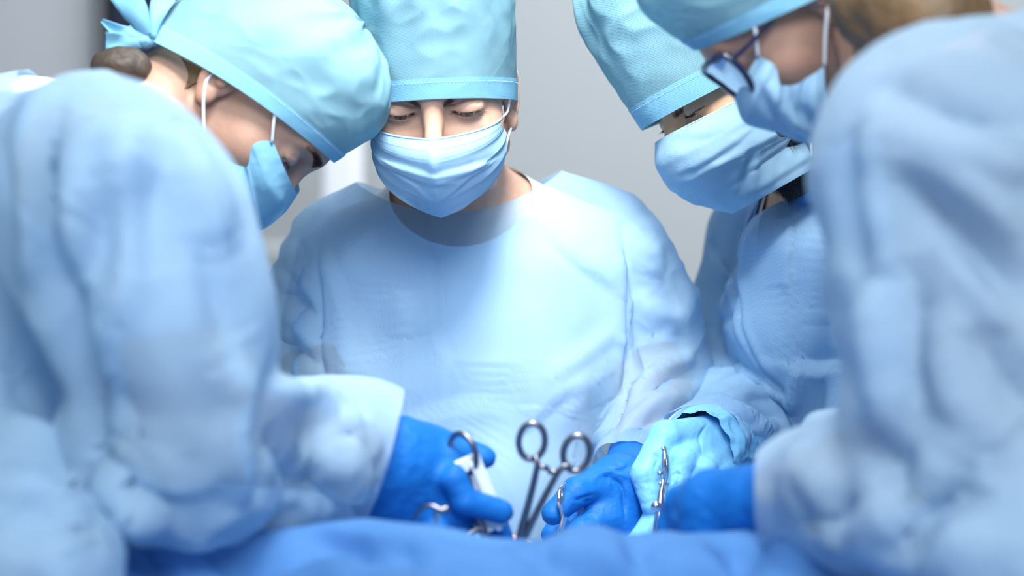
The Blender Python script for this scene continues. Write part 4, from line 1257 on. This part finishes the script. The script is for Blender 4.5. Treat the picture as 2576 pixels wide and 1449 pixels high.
mv = folds(mv, mf, [([(1905, 230), (1940, 300), (1990, 345)], .006, .004, 'v'), ([(1925, 220), (1965, 290), (2030, 350)], .007, .005, 'r'), ([(1980, 230), (2010, 290), (2070, 340)], .007, .005, 'v'), ([(2030, 200), (2040, 270), (2080, 320)], .007, .004, 'r')])
mo_ = Rp.part('mask', mv, mf, M['mask'])
ear_loops(Rp, mo_, [[(sx * .063, .068, .012), (sx * .073, .052, .026), (sx * .0765, .036, .042), (sx * .075, .006, .042), (sx * .0745, -.020, .022), (sx * .0785, -.012, -.004), (sx * .080, .002, -.014), (sx * .0755, .022, -.027), (sx * .070, .040, -.040)] for sx in (1, -1)], .0018)
eyes(Rp, M['eye_b'], (0, 1, -.6)); lashes(Rp, ln=.007); brows(Rp, (-1,), 1.3, n=200, below=(.003, .56, 0))
hg = lambda q: np.minimum.reduce([.001 + .56 * q[:, 1] - q[:, 2], -.024 - q[:, 1] - .10 * q[:, 2], q[:, 2] + .07 + .3 * q[:, 1]])
sv, sf = shell(Rp, hg, lambda q: .003 + .004 * np.clip(-(q[:, 1] + .03) / .05, 0, 1)); Rp.part('hair', Rp.w(sv), sf, M['hair_brown'])
hv, hf = extract(Body([(rc(2250, -20, 1.60, .052, 2350, 50, 1.58, .044), 0)]), .004); hv = ruffle(hv, hf, .003, (.02, .02, .05), 6); Rp.part('hair_bun', hv, hf, M['hair_brown'])
# glasses
gx = Rp.part('glasses', *tube([Rp.w(q) for q in [(-.012, .111, .022), (0, .114, .026), (.012, .111, .022)]], [.0018] * 3, 10, .002), M['frame'])
for sx in (1, -1):
    pr = [(sx * x, y + .006, z) for x, y, z in [(.012, .106, .024), (.016, .106, .038), (.034, .103, .043), (.056, .092, .043), (.0665, .079, .036), (.0665, .080, .016), (.057, .090, -.004), (.036, .102, -.007), (.018, .106, .002)]]
    rv, rf = tube([Rp.w(q) for q in pr], [.0030] * 10, 8, .003, closed=True); rim = Rp.part('rim', rv, rf, M['frame'], gx)
    Q = cat(np.array(pr + pr[:1]), .004)[:-1]; c0 = Q.mean(0) + V(0, .0015, 0)
    Rp.part('lens', [Rp.w(c0)] + [Rp.w(q) for q in Q], [(0, i + 1, (i + 1) % len(Q) + 1) for i in range(len(Q))], M['lens'], gx)
    tv_, tf_ = tube([Rp.w((sx * q[0], q[1], q[2])) for q in [(.0665, .085, .028), (.074, .06, .024), (.0765, .03, .020), (.0765, .0, .016), (.078, -.018, .010), (.077, -.026, -.006)]], [.0022, .002, .0018, .0016, .0018, .002], 8, .003)
    Rp.part('temple', tv_, tf_, M['frame'], gx)
shoes(Rp, (.64, 1.65, 0), (-1, 0, 0))
hand(Rp, 'glove', M['glove_b'],
     [rc(2010, 1262, 1.545, .030, 1900, 1266, 1.58, .029)],
     [rc(1895, 1262, 1.585, .026, 1790, 1262, 1.61, .026), rc(1880, 1300, 1.59, .024, 1790, 1310, 1.61, .024)],
     [[(1790, 1250, 1.61, .018), (1720, 1262, 1.63, .0145), (1690, 1320, 1.64, .0125), (1680, 1390, 1.65, .011)],
      [(1790, 1280, 1.61, .017), (1735, 1310, 1.62, .0145), (1715, 1370, 1.63, .0125), (1720, 1430, 1.64, .011)],
      [(1800, 1300, 1.60, .017), (1760, 1340, 1.605, .0145), (1750, 1400, 1.61, .0125), (1760, 1440, 1.62, .011)],
      [(1810, 1320, 1.59, .015), (1790, 1360, 1.59, .0125), (1785, 1410, 1.60, .011), (1795, 1440, 1.61, .010)],
      [(1840, 1240, 1.60, .017), (1770, 1235, 1.64, .0135), (1700, 1290, 1.66, .0120), (1680, 1350, 1.67, .010)]],
     h=.0022, wrk=.0010, seed=15, label='royal blue glove coming out of the near sleeve')

# ================================================================ table, patient, drape
tb = empty('operating_table', 'steel operating table under the blue drape', 'table', (0, 1.2, 0))
rbox('table_top', (-.26, -.85, .82), (.26, .85, .87), M['chrome'], tb, .01)
rbox('pad', (-.25, -.85, .871), (.25, .85, .92), M['mattress'], tb, .02)
rbox('column', (-.14, -.16, .08), (.14, .16, .819), M['chrome'], tb, .02)
rbox('base', (-.22, -.5, 0), (.22, .5, .079), M['chrome'], tb, .02)
pv, pf = extract(Body([(Es((0, .85, .952), (0, 1.5, .952), (1, 0, 0), (.17, .036), (.16, .036)), 0), (Rc((-.08, 1.6, .945), (-.10, 1.95, .942), .03, .026), .05), (Rc((.08, 1.6, .945), (.10, 1.95, .942), .03, .026), .05),
                        (Rc((0, .82, .955), (0, .70, .955), .035, .035), .04), (El((0, .60, .965), (.065, .085, .05)), .02), (El((-.012, 1.86, .985), (.05, .04, .036)), .03)]), .006)
pt = mesh('person', pv - V(0, 1.2, .92), pf, M['patient']); pt.location = (0, 1.2, .92)
tag(pt, 'person lying under the blue drape, a bit of orange tinted skin showing by the retractor', 'person')


def ridge_px(x):
    return np.interp(x, [-400, 200, 290, 420, 600, 690, 800, 930, 1010, 1110, 1220, 1380, 1560, 1720, 1830, 1960, 2200, 3000],
                     [1335, 1332, 1330, 1326, 1338, 1330, 1312, 1302, 1308, 1326, 1350, 1364, 1362, 1345, 1334, 1330, 1330, 1330])


nx, ny = 300, 330
G = np.zeros((ny, nx, 3))
D0 = 1.56
for i in range(ny):
    y = 2.06 - 1.72 * (i / (ny - 1)) ** 1.25
    for j in range(nx):
        u = -1 + 2 * j / (nx - 1)
        x = .40 * math.tanh(u * 1.55 / .55 * .62) / math.tanh(1.55 / .55 * .62)
        over = max(0, abs(u) - .62) / .38
        x = math.copysign(min(abs(u) / .62, 1) * .365 + .025 * min(1, over * 4) + .012 * math.sin(y * 21 + 2 * u) * min(1, over * 3), u)
        zr = EYE - (ridge_px(CX + x / D0 * FPX) - CY) / FPX * D0
        if y > D0: k = (y - D0) / .42; z = zr - .085 * (1 - math.exp(-3.2 * k))
        else: k = (D0 - y); z = zr - .40 * min(k, .14) ** 1.15 - .01 * max(0, k - .14)
        z -= .03 * max(0, abs(u) / .62 - .85) / .15 if abs(u) < .62 else .03
        G[i, j] = (x, y, z - .5 * over)
dv, df = sheet(G)
n_ = normals(dv, df)
amp = pnoise(dv * (6, 5, 3)) * 1.1 + .9 * (.35 - np.abs(pnoise(np.stack([dv[:, 0] * 11 + dv[:, 1] * 7, dv[:, 1] * 9, dv[:, 2] * 4 + 5], 1))))
near_r = np.exp(-((dv[:, 1] - D0) / .013) ** 2)
dv = dv + np.sign(n_[len(n_) // 2, 2]) * n_ * (amp * np.where(dv[:, 1] < D0, np.where(dv[:, 1] < 1.36, .014, .034), .018) * (1 - .94 * near_r) + pnoise(dv * (20, 26, 10) + dv[:, [1, 0, 2]] * (9, 0, 0)) * np.where(dv[:, 1] < 1.36, .003, .013) * (1 - .8 * near_r))[:, None]
dn = dv.copy()
dv = folds(dv, df, [([(980, 1350), (1080, 1400), (1200, 1449)], .012, .016, 'r'), ([(1960, 1360), (2000, 1400), (2060, 1449)], .02, .020, 'v'), ([(1830, 1345), (1860, 1400), (1870, 1449)], .014, .014, 'r'),
                    ([(700, 1340), (850, 1370), (1000, 1400)], .016, .016, 'r'), ([(1380, 1380), (1500, 1400), (1640, 1449)], .02, .015, 'v'), ([(330, 1350), (420, 1400), (500, 1449)], .015, .016, 'v'), ([(1600, 1370), (1605, 1410), (1612, 1449)], .012, .012, 'r')])
dr = mesh('surgical_drape', dv, df, M['drape']); thicken(dr, .0015)
tag(dr, 'royal blue surgical drape stretched across the bottom of the picture over the table', 'drape')


# ================================================================ instruments
def ring_clamp(name, label, ringA, ringB, box_pt, tip, mat, r=.0022, ring_r=(.0125, .017), wid=(1, 0, 0), ang=(0, 0), ratchet=True, knees=None):
    """ring-handled clamp: two arms crossing at the box joint"""
    root = empty(name, label, 'surgical instrument', tuple(V(*box_pt)))
    ax = nrm(V(*box_pt) - (V(*ringA) + V(*ringB)) / 2)
    for k, (rc_, an) in enumerate(((ringA, ang[0]), (ringB, ang[1]))):
        c = V(*rc_); d = nrm(V(*box_pt) - c); u = nrm(V(*wid) - (V(*wid) @ d) * d)
        dd = math.cos(an) * d + math.sin(an) * u; uu = -math.sin(an) * d + math.cos(an) * u
        ring = [c + ring_r[0] * math.cos(t) * uu + ring_r[1] * math.sin(t) * dd for t in np.linspace(0, 2 * PI, 20, endpoint=False)]
        tv_, tf_ = tube(ring, [r * 1.05] * 21, 10, .002, closed=True)
        st = c + dd * ring_r[1]
        tipk = V(*tip) + u * (.0016 if k else -.0016)
        kn = V(*knees[k]) if knees else st * .75 + V(*box_pt) * .25
        shank = tube([st, kn, V(*box_pt), V(*box_pt) * .5 + V(*tip) * .5 + u * (.003 if k == 0 else -.003), tipk], [r * .95, r, r * 1.35, r, r * .6], 10, .003)
        pcs = [(tv_, tf_), shank]
        if ratchet:
            q0 = kn; mid = (V(*knees[0]) + V(*knees[1])) / 2 + V(0, 0, -.002) if knees else (V(*ringA) + V(*ringB)) / 2 + ax * (ring_r[1] + .008)
            pcs.append(tube([q0, mid + ax * .0015 * (1 if k else -1)], [r * .9, r * .9], 8, .003))
        v, f = join(pcs)
        o = mesh('handle_arm', v, f, mat); attach(o, root)
    e, ef = ellipsoid(V(*box_pt), (.0045, .0035, .0045), 16, 10)
    attach(mesh('pivot_screw', e, ef, mat), root)
    return root


ring_clamp('ring_clamp', 'upright ring handled clamp standing out of focus in front of the middle gown', W(1338, 1110, 1.70), W(1450, 1140, 1.70), W(1296, 1400, 1.71), W(1288, 1470, 1.71), M['steel_dull'], r=.0028, ring_r=(.0112, .0155), ang=(.05, .35), knees=(W(1352, 1170, 1.70), W(1406, 1186, 1.70)))
ring_clamp('hemostat', 'clamp with its finger ring looped over the gloved finger beside the white retractor', W(1165, 1140, 1.715), W(1060, 1400, 1.70), W(1212, 1330, 1.72), W(1228, 1440, 1.72), M['steel_dull'], r=.0026, ring_r=(.0135, .0175), wid=(.75, -.6, .25), ratchet=False)

rt = empty('retractor', 'white flat bar retractor held between blue gloved fingers', 'surgical instrument', tuple(W(1180, 1170, 1.735)))
def bar(P0, P1, wdir, w, t):
    P0, P1 = V(*P0), V(*P1); d = nrm(P1 - P0); wd = V(*wdir); wd = nrm(wd - (wd @ d) * d); td = np.cross(d, wd)
    vs = [P + wd * w * a + td * t * b for P in (P0, P1) for a, b in ((-1, -1), (1, -1), (1, 1), (-1, 1))]
    return vs, [(0, 1, 2, 3), (7, 6, 5, 4), (0, 4, 5, 1), (1, 5, 6, 2), (2, 6, 7, 3), (3, 7, 4, 0)]
v, f = bar(W(1172, 1150, 1.714), W(1246, 1330, 1.732), (1, .25, 0), .0115, .0028)
o = mesh('blade', v, f, M['retractor'], smooth=False); m_ = o.modifiers.new('edge', 'BEVEL'); m_.width = .0012; m_.segments = 3; attach(o, rt)
v, f = bar(W(1188, 1165, 1.711), W(1256, 1330, 1.729), (1, .25, 0), .0022, .0036)
o = mesh('raised_edge', v, f, M['white'], smooth=False); attach(o, rt)

# curved forceps pinched by the middle surgeon
fc = empty('forceps', 'polished curved forceps pinched in the royal blue glove of the middle surgeon', 'surgical instrument', tuple(W(1405, 1290, 1.915)))
F1 = [W(*q) for q in [(1416, 1220, 1.918), (1409, 1233, 1.912), (1406, 1252, 1.908), (1408, 1268, 1.908), (1412, 1285, 1.910), (1416, 1303, 1.912), (1411, 1325, 1.913), (1404, 1350, 1.912), (1398, 1385, 1.91)]]
v, f = tube(F1, [.0012, .0022, .0028, .0026, .0018, .0020, .0018, .0015, .0010], 10, .0015, flat=1.0, up=(0, 1, 0)); attach(mesh('arm', v, f, M['steel']), fc)
F2 = [q + V(.003, .010, .001) for q in F1]
v, f = tube(F2, [.0012, .0020, .0022, .0022, .0018, .0018, .0018, .0014, .0010], 10, .0015, up=(0, 1, 0)); attach(mesh('arm', v, f, M['steel']), fc)

# needle holder in the pale glove, seen edge on
nh = empty('needle_holder', 'shiny needle holder seen edge on in the pale blue glove', 'surgical instrument', tuple(W(1663, 1240, 1.90)))
ringn = [W(1671 - 6 * math.cos(t) * .3, 1165 + 38 * math.sin(t), 1.905 + .012 * math.cos(t)) for t in np.linspace(0, 2 * PI, 20, endpoint=False)]
a1 = join([tube(ringn, [.0020] * 21, 10, .002, closed=True), tube([W(1668, 1205, 1.90), W(1663, 1240, 1.895), W(1660, 1275, 1.89), W(1652, 1325, 1.885), W(1640, 1400, 1.88)], [.0020, .0026, .0042, .0034, .0012], 12, .002)])
attach(mesh('handle_arm', *a1, M['steel']), nh)
ringn = [W(1676 - 6 * math.cos(t) * .3, 1180 + 36 * math.sin(t), 1.935 + .012 * math.cos(t)) for t in np.linspace(0, 2 * PI, 20, endpoint=False)]
a2 = join([tube(ringn, [.0020] * 21, 10, .002, closed=True), tube([W(1673, 1218, 1.93), W(1668, 1245, 1.92), W(1664, 1275, 1.905), W(1655, 1325, 1.895), W(1643, 1400, 1.885)], [.0020, .0026, .0042, .0034, .0012], 12, .002)])
attach(mesh('handle_arm', *a2, M['steel']), nh)
e, ef = ellipsoid(W(1651, 1274, 1.884), (.0052, .004, .0052), 20, 12); attach(mesh('pivot_screw', e, ef, M['steel']), nh)
for q, rr in (((1660, 1191, 1.893), .0026), ((1669, 1129, 1.900), .0024), ((1661, 1216, 1.893), .0018)):
    e, ef = ellipsoid(W(*q), (rr, rr, rr), 14, 8); attach(mesh('ratchet_stud', e, ef, M['steel']), nh)

# small steel towel clip low in the left glove
tc_ = empty('towel_clip', 'small steel clip glinting low beside the fingers of the left royal blue glove', 'surgical instrument', tuple(W(1112, 1285, 1.68)))
v, f = tube([W(1040, 1310, 1.675), W(1060, 1278, 1.672), W(1085, 1272, 1.67), W(1112, 1284, 1.67), W(1128, 1276, 1.672)], [.0012, .0018, .0018, .0032, .0028], 10, .002); attach(mesh('arm', v, f, M['steel_dull']), tc_)
v, f = tube([W(1128, 1276, 1.674), W(1100, 1292, 1.674), W(1098, 1330, 1.676)], [.0028, .0030, .0014], 10, .002); attach(mesh('arm', v, f, M['steel']), tc_)
